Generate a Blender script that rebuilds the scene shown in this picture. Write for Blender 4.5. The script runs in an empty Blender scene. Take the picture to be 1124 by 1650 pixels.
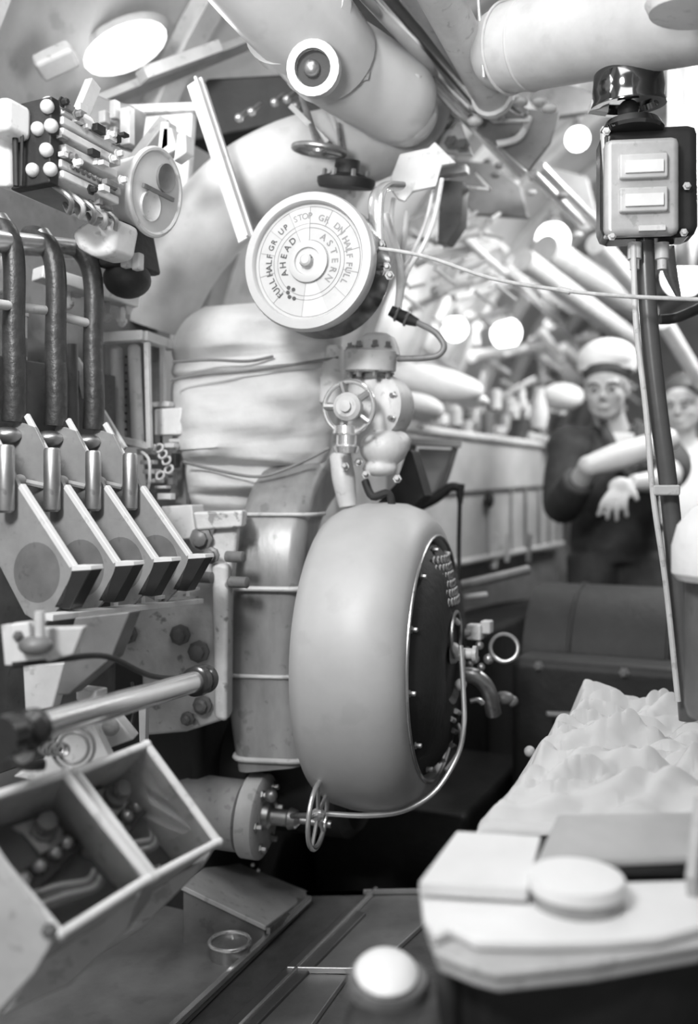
import bpy, bmesh, math, random
from mathutils import Vector, Matrix, noise
random.seed(7)
R = math.radians
SC = bpy.context.scene
COL = SC.collection
# ---------------------------------------------------------------- camera, light, exposure
CZ, F, CX, HY = 1.15, 1500.0, 562.0, 800.0      # eye height, focal length and horizon
cd = bpy.data.cameras.new('camera'); cam = bpy.data.objects.new('camera', cd); COL.objects.link(cam)
cam.location = (0, 0, CZ); cam.rotation_euler = (R(90), 0, 0)
cd.sensor_width = 36; cd.lens = 36*F/1650; cd.shift_y = -25/1650
cd.clip_start = .02
cd.dof.use_dof = True; cd.dof.focus_distance = 1.72; cd.dof.aperture_fstop = 1.5
SC.camera = cam
SC.view_settings.view_transform = 'Standard'; SC.view_settings.look = 'None'
SC.view_settings.exposure = 0.12; SC.view_settings.gamma = 1; SC.view_settings.use_curve_mapping = False
w = bpy.data.worlds.new('world'); SC.world = w; w.use_nodes = True
w.node_tree.nodes['Background'].inputs[0].default_value = (1, 1, 1, 1)
w.node_tree.nodes['Background'].inputs[1].default_value = 0.26

def area(name, loc, target, size, power, sy=None, spread=180):
    l = bpy.data.lights.new(name, 'AREA'); l.energy = power; l.size = size; l.spread = R(spread)
    if sy: l.shape = 'RECTANGLE'; l.size_y = sy
    o = bpy.data.objects.new(name, l); COL.objects.link(o); o.location = loc
    o.rotation_euler = (Vector(target)-Vector(loc)).to_track_quat('-Z', 'Y').to_euler(); return o
def point(name, loc, power, size=.05):
    l = bpy.data.lights.new(name, 'POINT'); l.energy = power; l.shadow_soft_size = size
    o = bpy.data.objects.new(name, l); COL.objects.link(o); o.location = loc; return o
area('flood_lamp_light', (-.8, -.1, 2.35), (-.15, 2.1, 1.35), .4, 19, spread=110)
area('overhead_fill_light', (-.1, .75, 2.95), (.0, 2.0, 1.0), 1.1, 17)  # added overhead light, made wide so the polished steel reflects it
area('low_fill_light', (-.35, -.25, 1.25), (.1, 2.3, 2.25), .25, 2.2, spread=50)  # added low light to brighten the undersides of the ducts
area('crew_fill_light', (1.0, 1.9, 2.4), (.95, 3.5, 1.35), .3, 6, spread=90)  # added out-of-view light to brighten the sailor's face
area('far_fill_light', (1.7, 3.3, 2.5), (.9, 3.9, 1.2), .5, 34)  # added out-of-view light to brighten the bench and background
area('left_deckhead_light', (-1.0, 1.3, 2.5), (-.9, 2.1, 1.2), .4, 4.5)

# ---------------------------------------------------------------- places
U = Vector((.427, .904, 0)); V = Vector((.904, -.427, 0)); Z = Vector((0, 0, 1))   # along the boat, across the boat
def P(px, py, d): return Vector(((px-CX)*d/F, d, CZ-(py-HY)*d/F))
def PS(px, py, s):                         # point on the athwartships plane s
    r = (px-CX)/F; v = s*(.904*r-.427)/(.904+.427*r); p = V*v+U*s
    p.z = CZ-(py-HY)*p.y/F; return p
def PW(px, py, v):                         # point on the fore-and-aft plane v
    r = (px-CX)/F; s = v*(.904+.427*r)/(.904*r-.427); p = V*v+U*s
    p.z = CZ-(py-HY)*p.y/F; return p
def PZ(px, py, z):                         # point on the level z
    d = (CZ-z)*F/(py-HY); return Vector(((px-CX)*d/F, d, z))
def H(v, s, z): return V*v+U*s+Z*z
def W(n, d): return n*d/F                  # size of n pixels at distance d

# ---------------------------------------------------------------- materials
MATS = {}
def mat(name, g, rough=.5, metal=0., var=.12, scale=14., bump=0., bscale=60., spots=0., coat=0., tone=None, emit=0., alpha=None, stretch=(1,1,1)):
    m = bpy.data.materials.new(name); m.use_nodes = True; nt = m.node_tree; b = nt.nodes['Principled BSDF']
    b.inputs['Roughness'].default_value = rough; b.inputs['Metallic'].default_value = metal
    b.inputs['Coat Weight'].default_value = coat
    tc = nt.nodes.new('ShaderNodeTexCoord'); mp = nt.nodes.new('ShaderNodeMapping'); mp.inputs['Scale'].default_value = stretch
    nt.links.new(tc.outputs['Object'], mp.inputs['Vector'])
    n = nt.nodes.new('ShaderNodeTexNoise'); n.inputs['Scale'].default_value = scale; n.inputs['Detail'].default_value = 7
    n.inputs['Roughness'].default_value = .62
    nt.links.new(mp.outputs[0], n.inputs['Vector'])
    cr = nt.nodes.new('ShaderNodeValToRGB'); e = cr.color_ramp.elements
    lo, hi = g*(1-var), min(.95, g*(1+var))
    e[0].position = .32; e[0].color = (lo, lo, lo, 1); e[1].position = .68; e[1].color = (hi, hi, hi, 1)
    nt.links.new(n.outputs['Fac'], cr.inputs[0]); out = cr.outputs[0]
    if spots:
        n2 = nt.nodes.new('ShaderNodeTexNoise'); n2.inputs['Scale'].default_value = scale*3.1; n2.inputs['Detail'].default_value = 9
        nt.links.new(tc.outputs['Object'], n2.inputs['Vector'])
        c2 = nt.nodes.new('ShaderNodeValToRGB'); c2.color_ramp.elements[0].position = .60; c2.color_ramp.elements[1].position = .66
        nt.links.new(n2.outputs['Fac'], c2.inputs[0])
        mx = nt.nodes.new('ShaderNodeMix'); mx.data_type = 'RGBA'
        ml = nt.nodes.new('ShaderNodeMath'); ml.operation = 'MULTIPLY'; ml.inputs[1].default_value = spots
        nt.links.new(c2.outputs[0], ml.inputs[0]); nt.links.new(ml.outputs[0], mx.inputs[0])
        nt.links.new(out, mx.inputs[6]); mx.inputs[7].default_value = (g*.25, g*.25, g*.25, 1); out = mx.outputs[2]
    nt.links.new(out, b.inputs['Base Color'])
    if bump:
        n3 = nt.nodes.new('ShaderNodeTexNoise'); n3.inputs['Scale'].default_value = bscale; n3.inputs['Detail'].default_value = 5
        nt.links.new(mp.outputs[0], n3.inputs['Vector'])
        bp = nt.nodes.new('ShaderNodeBump'); bp.inputs['Strength'].default_value = bump; bp.inputs['Distance'].default_value = .01
        nt.links.new(n3.outputs['Fac'], bp.inputs['Height']); nt.links.new(bp.outputs[0], b.inputs['Normal'])
    if emit:
        b.inputs['Emission Color'].default_value = (1, 1, 1, 1); b.inputs['Emission Strength'].default_value = emit
    if alpha is not None: b.inputs['Transmission Weight'].default_value = alpha; b.inputs['IOR'].default_value = 1.3
    MATS[name] = m; return m
white = mat('white_paint', .70, .42, var=.08, spots=.25)
cream = mat('pale_paint', .58, .45, var=.12, spots=.35)
lgrey = mat('light_grey_paint', .50, .42, var=.12, spots=.3)
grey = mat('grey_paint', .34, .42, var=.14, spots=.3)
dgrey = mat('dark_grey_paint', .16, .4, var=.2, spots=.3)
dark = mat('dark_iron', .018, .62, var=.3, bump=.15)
black = mat('black_enamel', .03, .22, var=.2)
rubber = mat('taped_black', .04, .4, var=.35, scale=30, bump=.22, bscale=70)
steel = mat('polished_steel', .72, .27, .75, var=.1)
mirror = mat('mirror_steel', .7, .16, 1., var=.08)
chrome = mat('bright_metal', .86, .2, .8, var=.06)
duls = mat('dull_steel', .42, .38, .85, var=.25, spots=.4)
canvas = mat('canvas_cover', .56, .85, var=.1, scale=8, bump=.35, bscale=24)
ccord = mat('cord', .45, .8, var=.2, scale=50)
ductm = mat('scuffed_duct_paint', .27, .36, .15, var=.32, scale=9, spots=.35, bump=.08, stretch=(1,1,.35))
drumm = mat('smooth_grey_enamel', .46, .45, var=.10, scale=4, spots=.08)
lag = mat('lagged_pipe_cover', .52, .55, var=.16, scale=6, bump=.2, bscale=14, spots=.1)
cast = mat('cast_housing_paint', .60, .5, var=.22, scale=9, spots=.75, bump=.3, bscale=30)
floorm = mat('floor_plate', .13, .30, .3, var=.3, scale=7, bump=.12, spots=.2)
hullm = mat('hull_plating', .46, .55, var=.2, scale=3, spots=.25, bump=.1)
enamel = mat('white_enamel', .84, .4, var=.03)
paper = mat('paper', .74, .8, var=.04)
linen = mat('crumpled_linen', .60, .85, var=.08, scale=5)
skin = mat('skin', .46, .5, var=.06, scale=20)
navy = mat('dark_cloth', .04, .85, var=.3, scale=20, bump=.5, bscale=25)
wcloth = mat('white_cloth', .78, .85, var=.06, bump=.2)
hairm = mat('dark_hair', .05, .6, var=.3)
ink = mat('ink', .05, .6)
bezel = mat('dial_rim_paint', .46, .4, var=.05, spots=.05)
dialm = mat('dial_plate', .42, .5, var=.06, spots=.05)
dial2 = mat('dial_plate_pale', .50, .5, var=.04)
dialink = mat('faded_dial_ink', .22, .6, var=.3)
glass = mat('clear_glass', .95, .03, 0, var=.0, alpha=1.)
bulb = mat('lit_bulb', .9, .4, emit=6.)
bulb2 = mat('lit_diffuser', .9, .4, emit=1.7)
gboard = mat('grey_cover_cloth', .42, .8, var=.15, scale=6, bump=.2)

# ---------------------------------------------------------------- mesh building
def frame(axis, up=None):
    a = Vector(axis).normalized()
    u = Vector(up) if up is not None else (Vector((0, 0, 1)) if abs(a.z) < .92 else Vector((1, 0, 0)))
    x = u.cross(a).normalized(); y = a.cross(x).normalized()
    return x, y, a
def smoothpath(pts, n=6):
    pts = [Vector(p) for p in pts]
    if len(pts) < 3: return pts
    out = []
    for i in range(len(pts)-1):
        p0 = pts[max(0, i-1)]; p1 = pts[i]; p2 = pts[i+1]; p3 = pts[min(len(pts)-1, i+2)]
        for k in range(n):
            t = k/n
            out.append(.5*((2*p1)+(p2-p0)*t+(2*p0-5*p1+4*p2-p3)*t*t+(-p0+3*p1-3*p2+p3)*t**3))
    out.append(pts[-1]); return out
def interp(vals, n):
    if not isinstance(vals, (list, tuple)): return [vals]*n
    out = []
    for i in range(n):
        t = i/(n-1)*(len(vals)-1); k = min(int(t), len(vals)-2); f = t-k
        out.append(vals[k]*(1-f)+vals[k+1]*f)
    return out
class MB:
    def __init__(s): s.v = []; s.f = []
    def add(s, vs, fs):
        o = len(s.v); s.v += [Vector(v) for v in vs]; s.f += [tuple(o+i for i in f) for f in fs]; return s
    def tube(s, pts, r, seg=14, smooth=0, flat=1., up=None, closed=False, cap=True):
        pts = smoothpath(pts, smooth) if smooth else [Vector(p) for p in pts]
        n = len(pts); rs = interp(r, n); vs = []; fs = []; px = None
        for i, p in enumerate(pts):
            if closed: t = pts[(i+1) % n]-pts[i-1]
            else: t = pts[min(n-1, i+1)]-pts[max(0, i-1)]
            t = t.normalized()
            if px is None: x, y, _ = frame(t, up)
            else:
                x = (px-t*px.dot(t)).normalized(); y = t.cross(x)
            px = x
            for k in range(seg):
                a = 2*math.pi*k/seg; vs.append(p+x*math.cos(a)*rs[i]+y*math.sin(a)*rs[i]*flat)
        m = n if closed else n-1
        for i in range(m):
            j = (i+1) % n
            for k in range(seg):
                l = (k+1) % seg; fs.append((i*seg+k, i*seg+l, j*seg+l, j*seg+k))
        if not closed and cap:
            fs.append(tuple(range(seg-1, -1, -1))); fs.append(tuple((n-1)*seg+k for k in range(seg)))
        return s.add(vs, fs)
    def box(s, c, size, ax=None):
        ax = ax or (V, U, Z); c = Vector(c); a, b, d = [ax[i]*size[i]*.5 for i in range(3)]
        vs = [c+a*i+b*j+d*k for k in (-1, 1) for j in (-1, 1) for i in (-1, 1)]
        return s.add(vs, [(0, 2, 3, 1), (4, 5, 7, 6), (0, 1, 5, 4), (2, 6, 7, 3), (0, 4, 6, 2), (1, 3, 7, 5)])
    def beam(s, a, b, w, h, up=None):         # rectangular bar from a to b
        a = Vector(a); b = Vector(b); x, y, t = frame(b-a, up)
        return s.box((a+b)/2, (w, h, (b-a).length), (x, y, t))
    def prism(s, poly, vec):
        poly = [Vector(p) for p in poly]; vec = Vector(vec); n = len(poly)
        return s.add(poly+[p+vec for p in poly], [tuple(range(n-1, -1, -1)), tuple(range(n, 2*n))]+[(i, (i+1) % n, n+(i+1) % n, n+i) for i in range(n)])
    def lathe(s, prof, o, axis, seg=32, sx=1., sy=1., up=None, c0=True, c1=True):   # prof: (radius, along)
        o = Vector(o); x, y, a = frame(axis, up); vs = []; fs = []; n = len(prof)
        for r, h in prof:
            for k in range(seg):
                t = 2*math.pi*k/seg; vs.append(o+a*h+x*math.cos(t)*max(r, 1e-5)*sx+y*math.sin(t)*max(r, 1e-5)*sy)
        for i in range(n-1):
            for k in range(seg):
                l = (k+1) % seg; fs.append((i*seg+k, i*seg+l, (i+1)*seg+l, (i+1)*seg+k))
        if c0: fs.append(tuple(range(seg-1, -1, -1)))
        if c1: fs.append(tuple((n-1)*seg+k for k in range(seg)))
        return s.add(vs, fs)
    def torus(s, c, axis, Rr, r, seg=40, rs=10, sx=1., sy=1.):
        x, y, a = frame(axis); c = Vector(c)
        pts = [c+x*math.cos(2*math.pi*k/seg)*Rr*sx+y*math.sin(2*math.pi*k/seg)*Rr*sy for k in range(seg)]
        return s.tube(pts, r, rs, closed=True)
    def ball(s, c, r, sc=(1, 1, 1), ax=None, seg=20, rings=12, f=None):
        ax = ax or (Vector((1, 0, 0)), Vector((0, 1, 0)), Z); c = Vector(c); vs = []; fs = []
        for i in range(rings+1):
            ph = math.pi*i/rings
            for k in range(seg):
                t = 2*math.pi*k/seg
                q = Vector((math.sin(ph)*math.cos(t)*sc[0], math.sin(ph)*math.sin(t)*sc[1], -math.cos(ph)*sc[2]))*r
                if f: q = f(q)
                vs.append(c+ax[0]*q.x+ax[1]*q.y+ax[2]*q.z)
        for i in range(rings):
            for k in range(seg):
                l = (k+1) % seg; fs.append((i*seg+k, i*seg+l, (i+1)*seg+l, (i+1)*seg+k))
        return s.add(vs, fs)
    def bolt(s, c, axis, r=.01, h=.008):
        s.lathe([(r*1.6, 0), (r*1.6, h*.25), (r, h*.25), (r, h), (r*.75, h*1.15)], c, axis, 6); return s
    def grid(s, fn, nu, nv, th=0.):
        vs = [fn(i/nu, j/nv) for j in range(nv+1) for i in range(nu+1)]
        fs = [(j*(nu+1)+i, j*(nu+1)+i+1, (j+1)*(nu+1)+i+1, (j+1)*(nu+1)+i) for j in range(nv) for i in range(nu)]
        return s.add(vs, fs)
    def build(s, name, m, parent=None, bev=0., ang=35, sub=0, remesh=0., smooth=0, solid=0., origin=None):
        if parent is not None: o3 = WL[parent.name]
        elif origin is not None: o3 = Vector(origin)
        else:
            xs = [v.x for v in s.v]; ys = [v.y for v in s.v]; zs = [v.z for v in s.v]
            o3 = Vector(((min(xs)+max(xs))/2, (min(ys)+max(ys))/2, min(zs)))
        me = bpy.data.meshes.new(name); me.from_pydata([v-o3 for v in s.v], [], s.f)
        bm = bmesh.new(); bm.from_mesh(me)
        bmesh.ops.remove_doubles(bm, verts=bm.verts, dist=2e-5)
        bmesh.ops.recalc_face_normals(bm, faces=bm.faces)
        for f in bm.faces: f.smooth = True
        if not (remesh or sub):
            for e in bm.edges:
                if len(e.link_faces) == 2 and e.calc_face_angle(0) > R(ang): e.smooth = False
        bm.to_mesh(me); bm.free(); me.materials.append(m)
        ob = bpy.data.objects.new(name, me); COL.objects.link(ob); ob.location = (0, 0, 0) if parent is not None else o3
        if parent is not None: ob.parent = parent
        WL[ob.name] = o3
        if solid:
            q = ob.modifiers.new('thick', 'SOLIDIFY'); q.thickness = solid; q.offset = -1
        if bev:
            q = ob.modifiers.new('bevel', 'BEVEL'); q.width = bev; q.segments = 2; q.limit_method = 'ANGLE'; q.angle_limit = R(40); q.harden_normals = True
        if remesh:
            q = ob.modifiers.new('remesh', 'REMESH'); q.mode = 'VOXEL'; q.voxel_size = remesh; q.use_smooth_shade = True
        if smooth:
            q = ob.modifiers.new('smooth', 'SMOOTH'); q.iterations = smooth; q.factor = .5
        if sub:
            q = ob.modifiers.new('sub', 'SUBSURF'); q.levels = sub; q.render_levels = sub
        return ob
WL = {}
def tag(o, label, cat, group=None):
    o['label'] = label; o['category'] = cat
    if group: o['group'] = group
    return o
def thing(name, label, cat, loc, group=None):
    o = bpy.data.objects.new(name, None); COL.objects.link(o); o.location = loc; o.empty_display_size = .05
    WL[o.name] = Vector(loc); return tag(o, label, cat, group)
def struct(o): o['kind'] = 'structure'; return o
def lab(o, t): o['label'] = t; return o
def dup(root, off, label=None):
    kids = {}
    for o in COL.objects:
        if o.parent: kids.setdefault(o.parent.name, []).append(o)
    def cp(o, par):
        c = o.copy(); COL.objects.link(c); c.parent = par; WL[c.name] = WL[o.name]+Vector(off)
        for k in kids.get(o.name, []): cp(k, c)
        return c
    r = cp(root, None); r.location = root.location+Vector(off)
    if label: r['label'] = label
    return r
# ================================================================ THE SETTING
HV, HZ, HR = .2, 1.2, 2.15
def hull_pt(a, s, r=HR): return H(HV+math.cos(a)*r, s, HZ+math.sin(a)*r)
m = MB(); m.grid(lambda i, j: hull_pt(R(-25+230*i), .35+9.0*j), 72, 30)
struct(m.build('wall_left', hullm, solid=-.02, ang=80))
m = MB()
m.add([hull_pt(R(a), 9.35) for a in range(-35, 216, 5)], [tuple(range(51))])
struct(m.build('wall_far', hullm))
for k in range(14):
    s_ = .9+.62*k; m = MB()
    pts = [hull_pt(R(a), s_, HR-.035) for a in range(-20, 202, 4)]
    def arc(r0, r1, w0):
        n = len(range(-20, 202, 4)); vs = []; fs = []
        for a in range(-20, 202, 4):
            for (r_, w_) in ((r0, -w0), (r0, w0), (r1, w0), (r1, -w0)): vs.append(hull_pt(R(a), s_+w_, r_))
        for i in range(n-1):
            for q in range(4): fs.append((i*4+q, i*4+(q+1) % 4, i*4+4+(q+1) % 4, i*4+4+q))
        m.add(vs, fs+[(3, 2, 1, 0), tuple((n-1)*4+q for q in range(4))])
    arc(HR-.005, HR-.08, .006); arc(HR-.075, HR-.09, .035)
    struct(m.build('trim_%d' % (k+1), lgrey))
m = MB(); m.prism([H(-1.75, .3, -.03), H(2.1, .3, -.03), H(2.1, 9.3, -.03), H(-1.75, 9.3, -.03)], (0, 0, .03))
struct(m.build('floor', floorm))
FZ = .2
m = MB(); m.prism([PZ(-300, 1450, FZ), PZ(760, 1432, FZ), PZ(900, 2300, FZ), PZ(-400, 2300, FZ)], Z*-.04)
struct(m.build('floor', floorm))
m = MB(); m.prism([PZ(-300, 1450, FZ), PZ(760, 1432, FZ), PZ(760, 1432, FZ)-U*.03, PZ(-300, 1450, FZ)-U*.03], Z*-.195)
struct(m.build('trim_20', dark))
# floor plates, kerb strips
def plate(nm, corners, z, th, m_, label, cat='floor plate', group=None, bev=.003):
    q = [PZ(x, y, z) for x, y in corners]
    mb = MB(); mb.prism([p-Z*th for p in q], Z*th)
    return tag(mb.build(nm, m_, bev=bev), label, cat, group)
plate('chequer_plate', [(-40, 1760), (300, 1645), (500, 1450), (290, 1400), (-60, 1500)], FZ+.012, .01, mat('worn_floor_steel', .24, .3, .4, var=.3, scale=5, spots=.15), 'large worn dark steel floor plate carrying the glass ring, in front of the grey locker')
plate('floor_strip', [(300, 1710), (330, 1735), (590, 1470), (560, 1462)], FZ+.02, .018, mat('strip_steel', .12, .35, .3), 'narrow dark steel strip running beside the edging between the floor plates')
plate('floor_plate', [(350, 1700), (445, 1730), (560, 1570), (468, 1565)], FZ+.013, .012, MATS['worn_floor_steel'], 'near steel floor plate ending at the bright cross seam')
plate('floor_plate', [(470, 1560), (600, 1562), (735, 1440), (600, 1438)], FZ+.013, .012, MATS['worn_floor_steel'], 'far steel floor plate between the cross seam and the dark machinery')
for nm, a, b, w_, l_ in (('edge_strip', (255, 1675), (498, 1447), .016, 'bright worn edging along the dark floor plate by the grey locker'),
                     ('edge_strip', (352, 1690), (606, 1432), .010, 'thin bright edging on the outer side of the floor strip'),
                     ('cross_strip', (462, 1562), (600, 1564), .008, 'short bright cross seam between two floor plates'),
                     ('cross_strip', (585, 1437), (760, 1434), .008, 'bright seam at the foot of the dark machinery')):
    mb = MB(); mb.beam(PZ(a[0], a[1], FZ+.02), PZ(b[0], b[1], FZ+.02), w_*.8, .012, Z); tag(mb.build(nm, chrome, bev=.002), l_, 'metal strip')
# ================================================================ DECKHEAD
t = thing('deckhead_lamp', 'bright oval lamp on the curved plating at upper left', 'ceiling lamp', P(200, 70, 2.45))
ax = (P(260, 45, 2.45)-P(140, 100, 2.45)).normalized(); up = (P(200, 70, 2.45)-H(HV, 2.0, HZ)).normalized(); up = (up-ax*up.dot(ax)).normalized(); sd = ax.cross(up)
MB().ball(P(202, 78, 2.40), .1, (1.15, .62, .38), (ax, sd, up)).build('diffuser', bulb2, t)
m = MB(); m.ball(P(200, 68, 2.45), .1, (1.3, .72, .2), (ax, sd, up)); m.build('housing', grey, t)
point('lamp_glow', P(262, 128, 2.12), 1.6, .08)
m = MB(); m.beam(P(228, 122, 2.30), P(350, 78, 2.42), .05, .03, Z); tag(m.build('cable_tray', lgrey, bev=.003), 'short flat grey tray right of and below the bright oval lamp', 'cable tray')
m = MB(); m.box(P(90, 98, 2.25), (.1, .06, .045), (ax, sd, up)); tag(m.build('junction_box', cream, bev=.012), 'small pale blurred box left of the bright oval lamp', 'junction box')
m = MB(); m.tube([P(-10, 20, 2.3), P(25, 50, 2.3), P(38, 90, 2.3), P(20, 130, 2.32)], .008, 8, 6); tag(m.build('looped_cable', cream), 'thin pale cable looping at the upper left corner', 'cable')
m = MB(); m.tube([P(78, -10, 2.3), P(72, 40, 2.35), P(58, 75, 2.35)], .005, 8, 6); tag(m.build('hanging_cable', cream), 'thin cable hanging from the deckhead left of the oval lamp', 'cable')
m = MB(); m.beam(P(150, 170, 2.35), P(420, 60, 2.55), .09, .02, Z); tag(m.build('stiffener_bar', grey, bev=.003), 'broad grey stiffener slanting up towards the large white duct', 'stiffener')
m = MB(); m.beam(P(165, 180, 2.3), P(330, 174, 2.3), .03, .02, Z); tag(m.build('shelf_bar', cream, bev=.003), 'pale level bar above the grey back panel left of the strut', 'bar')
m = MB(); m.prism([P(205, 190, 2.3), P(310, 180, 2.3), P(300, 330, 2.3), P(190, 300, 2.3)], U*.02); tag(m.build('back_panel', lgrey, bev=.003), 'grey panel behind the loudspeaker horn', 'panel')

# big white duct at the top with its elbow and the trunk sweeping down
t = thing('air_duct', 'large white air duct coming down from the top edge to a rounded elbow', 'air duct', P(520, 90, 2.0))
m = MB(); m.tube([P(360, -120, 1.62), P(430, -30, 1.72), P(490, 40, 1.82), P(535, 95, 1.92)], [.105, .102, .10, .098], 32, 6); m.build('duct_pipe', mat('duct_enamel', .62, .28, var=.1, scale=4, spots=.08), t)
m = MB(); m.lathe([(.098, 0), (.112, .005), (.112, .035), (.098, .04)], P(470, 15, 1.8), P(500, 60, 1.86)-P(440, -15, 1.74), 40); m.build('joint_ring', MATS['duct_enamel'], t)
m = MB(); m.tube([P(500, 80, 1.9), P(560, 110, 1.98), P(630, 155, 2.08), P(655, 172, 2.12)], [.085, .098, .098, .085], 32, 6); m.ball(P(650, 180, 2.12), .083, (.95, .95, .92)); m.build('elbow', MATS['duct_enamel'], t)
m = MB(); m.lathe([(.05, 0), (.05, .03), (.034, .032), (.034, .015), (.001, .015)], P(508, 114, 1.765), (-.15, -1, -.25), 24); op = m.build('inspection_port', lgrey, t)
MB().lathe([(.033, .0155), (.033, .018), (.001, .018)], P(508, 114, 1.765), (-.15, -1, -.25), 24).build('port_hole', dark, op)
MB().ball(P(502, 110, 1.745), .016).build('port_plug', duls, op)
m = MB(); m.lathe([(.03, 0), (.034, .004), (.034, .012), (.028, .016)], P(655, 131, 2.02), (.1, -.3, 1), 24); m.build('cap', white, t)
MB().beam(P(560, 95, 1.86), P(585, 125, 1.9), .03, .02).build('lug', cream, t)
t = thing('ventilation_trunk', 'wide pale ventilation trunk sweeping down behind the strut to the canvas cover', 'air duct', P(400, 300, 2.3))
m = MB(); m.tube([P(690, 160, 2.3), P(640, 205, 2.28), P(560, 238, 2.28), P(470, 262, 2.3), P(385, 310, 2.32), P(320, 380, 2.34), P(280, 450, 2.36), P(255, 530, 2.38)], [.07, .095, .10, .102, .104, .102, .092, .075], 36, 6); m.build('trunk', lag, t)
m = MB(); m.torus(P(545, 243, 2.28), P(600, 222, 2.28)-P(500, 258, 2.28), .11, .006, 48, 8); m.build('seam_band', lag, t)
m = MB(); m.beam(P(322, 130, 2.12), P(405, 385, 2.02), .042, .006, V); m.beam(P(314, 132, 2.13), P(397, 385, 2.03), .006, .04, V)
tag(m.build('angle_strut', white, bev=.001), 'white angle-iron strut leaning down to the telegraph dial', 'strut')
m = MB(); m.beam(P(150, 135, 1.9), P(118, 212, 1.86), .03, .02, V); tag(m.build('bracket_bar', cream, bev=.002), 'short pale slanting bar above the switch gear block', 'bar')
# dark block added as the shadow above the trunk, with spindle ends
m = MB(); m.prism([P(330, 125, 2.5), P(600, 110, 2.5), P(620, 215, 2.5), P(470, 195, 2.5), P(300, 230, 2.5)], U*.12); tag(m.build('shadow_block', dark, bev=.01), 'added dark block standing in for the shadow above the ventilation trunk', 'box')
SPN = ('leftmost small bright spindle end', 'second small spindle end from the left', 'third small spindle end from the left', 'fourth small spindle end from the left', 'fifth small spindle end from the left', 'rightmost small bright spindle end')
for i, (x, y) in enumerate(((385, 190), (405, 180), (442, 165), (462, 160), (475, 172), (520, 168))):
    m = MB(); m.ball(P(x, y, 2.25), .011); m.tube([P(x, y, 2.25), P(x+14, y-12, 2.36)], .006, 8); tag(m.build('valve_spindle', duls), SPN[i]+' in the shadow above the trunk', 'spindle', 'spindles above the trunk')
# two handwheels over the trunk
def handwheel(name, label, c, axis, r, rim, spokes, stem, m_, msp=None, dish=.0):
    t = thing(name, label, 'handwheel', c); x, y, a = frame(axis); c = Vector(c)
    MB().torus(c, axis, r, rim).build('rim', m_, t)
    for k in range(spokes):
        q = 2*math.pi*k/spokes+.4; e = c+(x*math.cos(q)+y*math.sin(q))*r
        MB().tube([c-a*dish, e], rim*.8, 8).build('spoke', msp or m_, t)
    MB().lathe([(rim*1.6, -.012-dish), (rim*2.4, -.006-dish), (rim*2.4, .008), (rim*1.3, .014)], c, axis, 18).build('hub', msp or m_, t)
    if stem: MB().tube([c, Vector(stem)], rim*1.1, 12).build('stem', duls, t)
    return t
handwheel('valve_handwheel', 'small flat handwheel hanging under the trunk on its spindle', P(514, 242, 2.05), (.12, -.16, 1), .056, .007, 4, P(486, 155, 2.2), duls)
t = thing('flanged_cover', 'dark bolted flange just above the top of the telegraph', 'flange', P(558, 287, 2.1))
MB().lathe([(.001, -.02), (.062, -.02), (.066, -.01), (.066, .0), (.03, .012), (.028, .04)], P(558, 288, 2.1), (.08, -.25, 1), 32).build('flange_plate', dark, t)
for k in range(7):
    x, y, a = frame((.08, -.25, 1)); q = k*2*math.pi/7+.3
    m = MB(); m.bolt(P(558, 288, 2.1)+(x*math.cos(q)+y*math.sin(q))*.05, (.08, -.25, 1), .006, .016); m.build('bolt', duls, t)
MB().tube([P(545, 200, 2.14), P(552, 285, 2.1)], .006, 8).build('spindle', duls, t)
MB().beam(P(470, 172, 2.14), P(530, 232, 2.1), .02, .012).build('yoke', duls, t)

m = MB(); m.prism([P(470, -60, 2.6), P(720, -60, 2.6), P(790, 120, 2.6), P(760, 190, 2.6), P(640, 150, 2.6), P(560, 110, 2.6)], U*.1); tag(m.build('gap_dark_block', dark, bev=.01), 'added dark block darkening the gap between the white duct and the polished pipes', 'box')  # block added to darken the pale background between the ducts
# polished pipes along the deckhead, upper centre
def pipe(name, label, pts, r, m_=steel, cat='pipe', sm=0, flanges=(), seg=24):
    t = thing(name, label, cat, pts[0]); MB().tube(pts, r, seg, sm).build('pipe_body', m_, t)
    for (p, q, fr, fl) in flanges: MB().lathe([(r if not isinstance(r, list) else r[-1], 0), (fr, .003), (fr, fl), (fr*.7, fl+.003)], p, Vector(q)-Vector(p), 28).build('collar', m_, t)
    return t
a_, b_ = P(585, -60, 1.75), P(770, 155, 2.25)
pipe('polished_pipe', 'thicker of two polished pipes slanting down from the top edge, left one', [a_, b_], .05, mirror, flanges=((b_, b_+(b_-a_), .054, .01),))
a_, b_ = P(680, -60, 1.7), P(792, 152, 2.15)
pipe('polished_pipe', 'polished pipe ending in a ring, right of the thicker pipe at the top', [a_, b_], [.04, .042], cream, flanges=((b_, b_+(b_-a_), .05, .02),))
a_, b_ = P(560, -30, 2.0), P(620, 0, 2.0)
pipe('lagged_pipe', 'pale pipe end crossing the top edge left of the polished pipes', [P(560, -40, 1.9), P(650, 8, 1.95)], .03, lag)
pipe('handrail_tube', 'bright tube below the polished pipes, running on towards the round lamp', [P(690, 120, 2.1), P(770, 205, 2.35), P(838, 275, 2.6)], .02, steel, sm=4)
pipe('handrail_tube', 'lower pair of bright tubes beyond the hanging bracket, upper one', [P(868, 268, 2.7), P(960, 362, 3.1)], .018, steel)
pipe('handrail_tube', 'lower pair of bright tubes beyond the hanging bracket, lower one', [P(858, 278, 2.7), P(935, 360, 3.0)], .014, steel)
pipe('thin_rod', 'thin bright rod hanging from the top edge beside the pale tank', [P(769, -20, 1.9), P(779, 125, 1.9)], .004, chrome)
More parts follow.
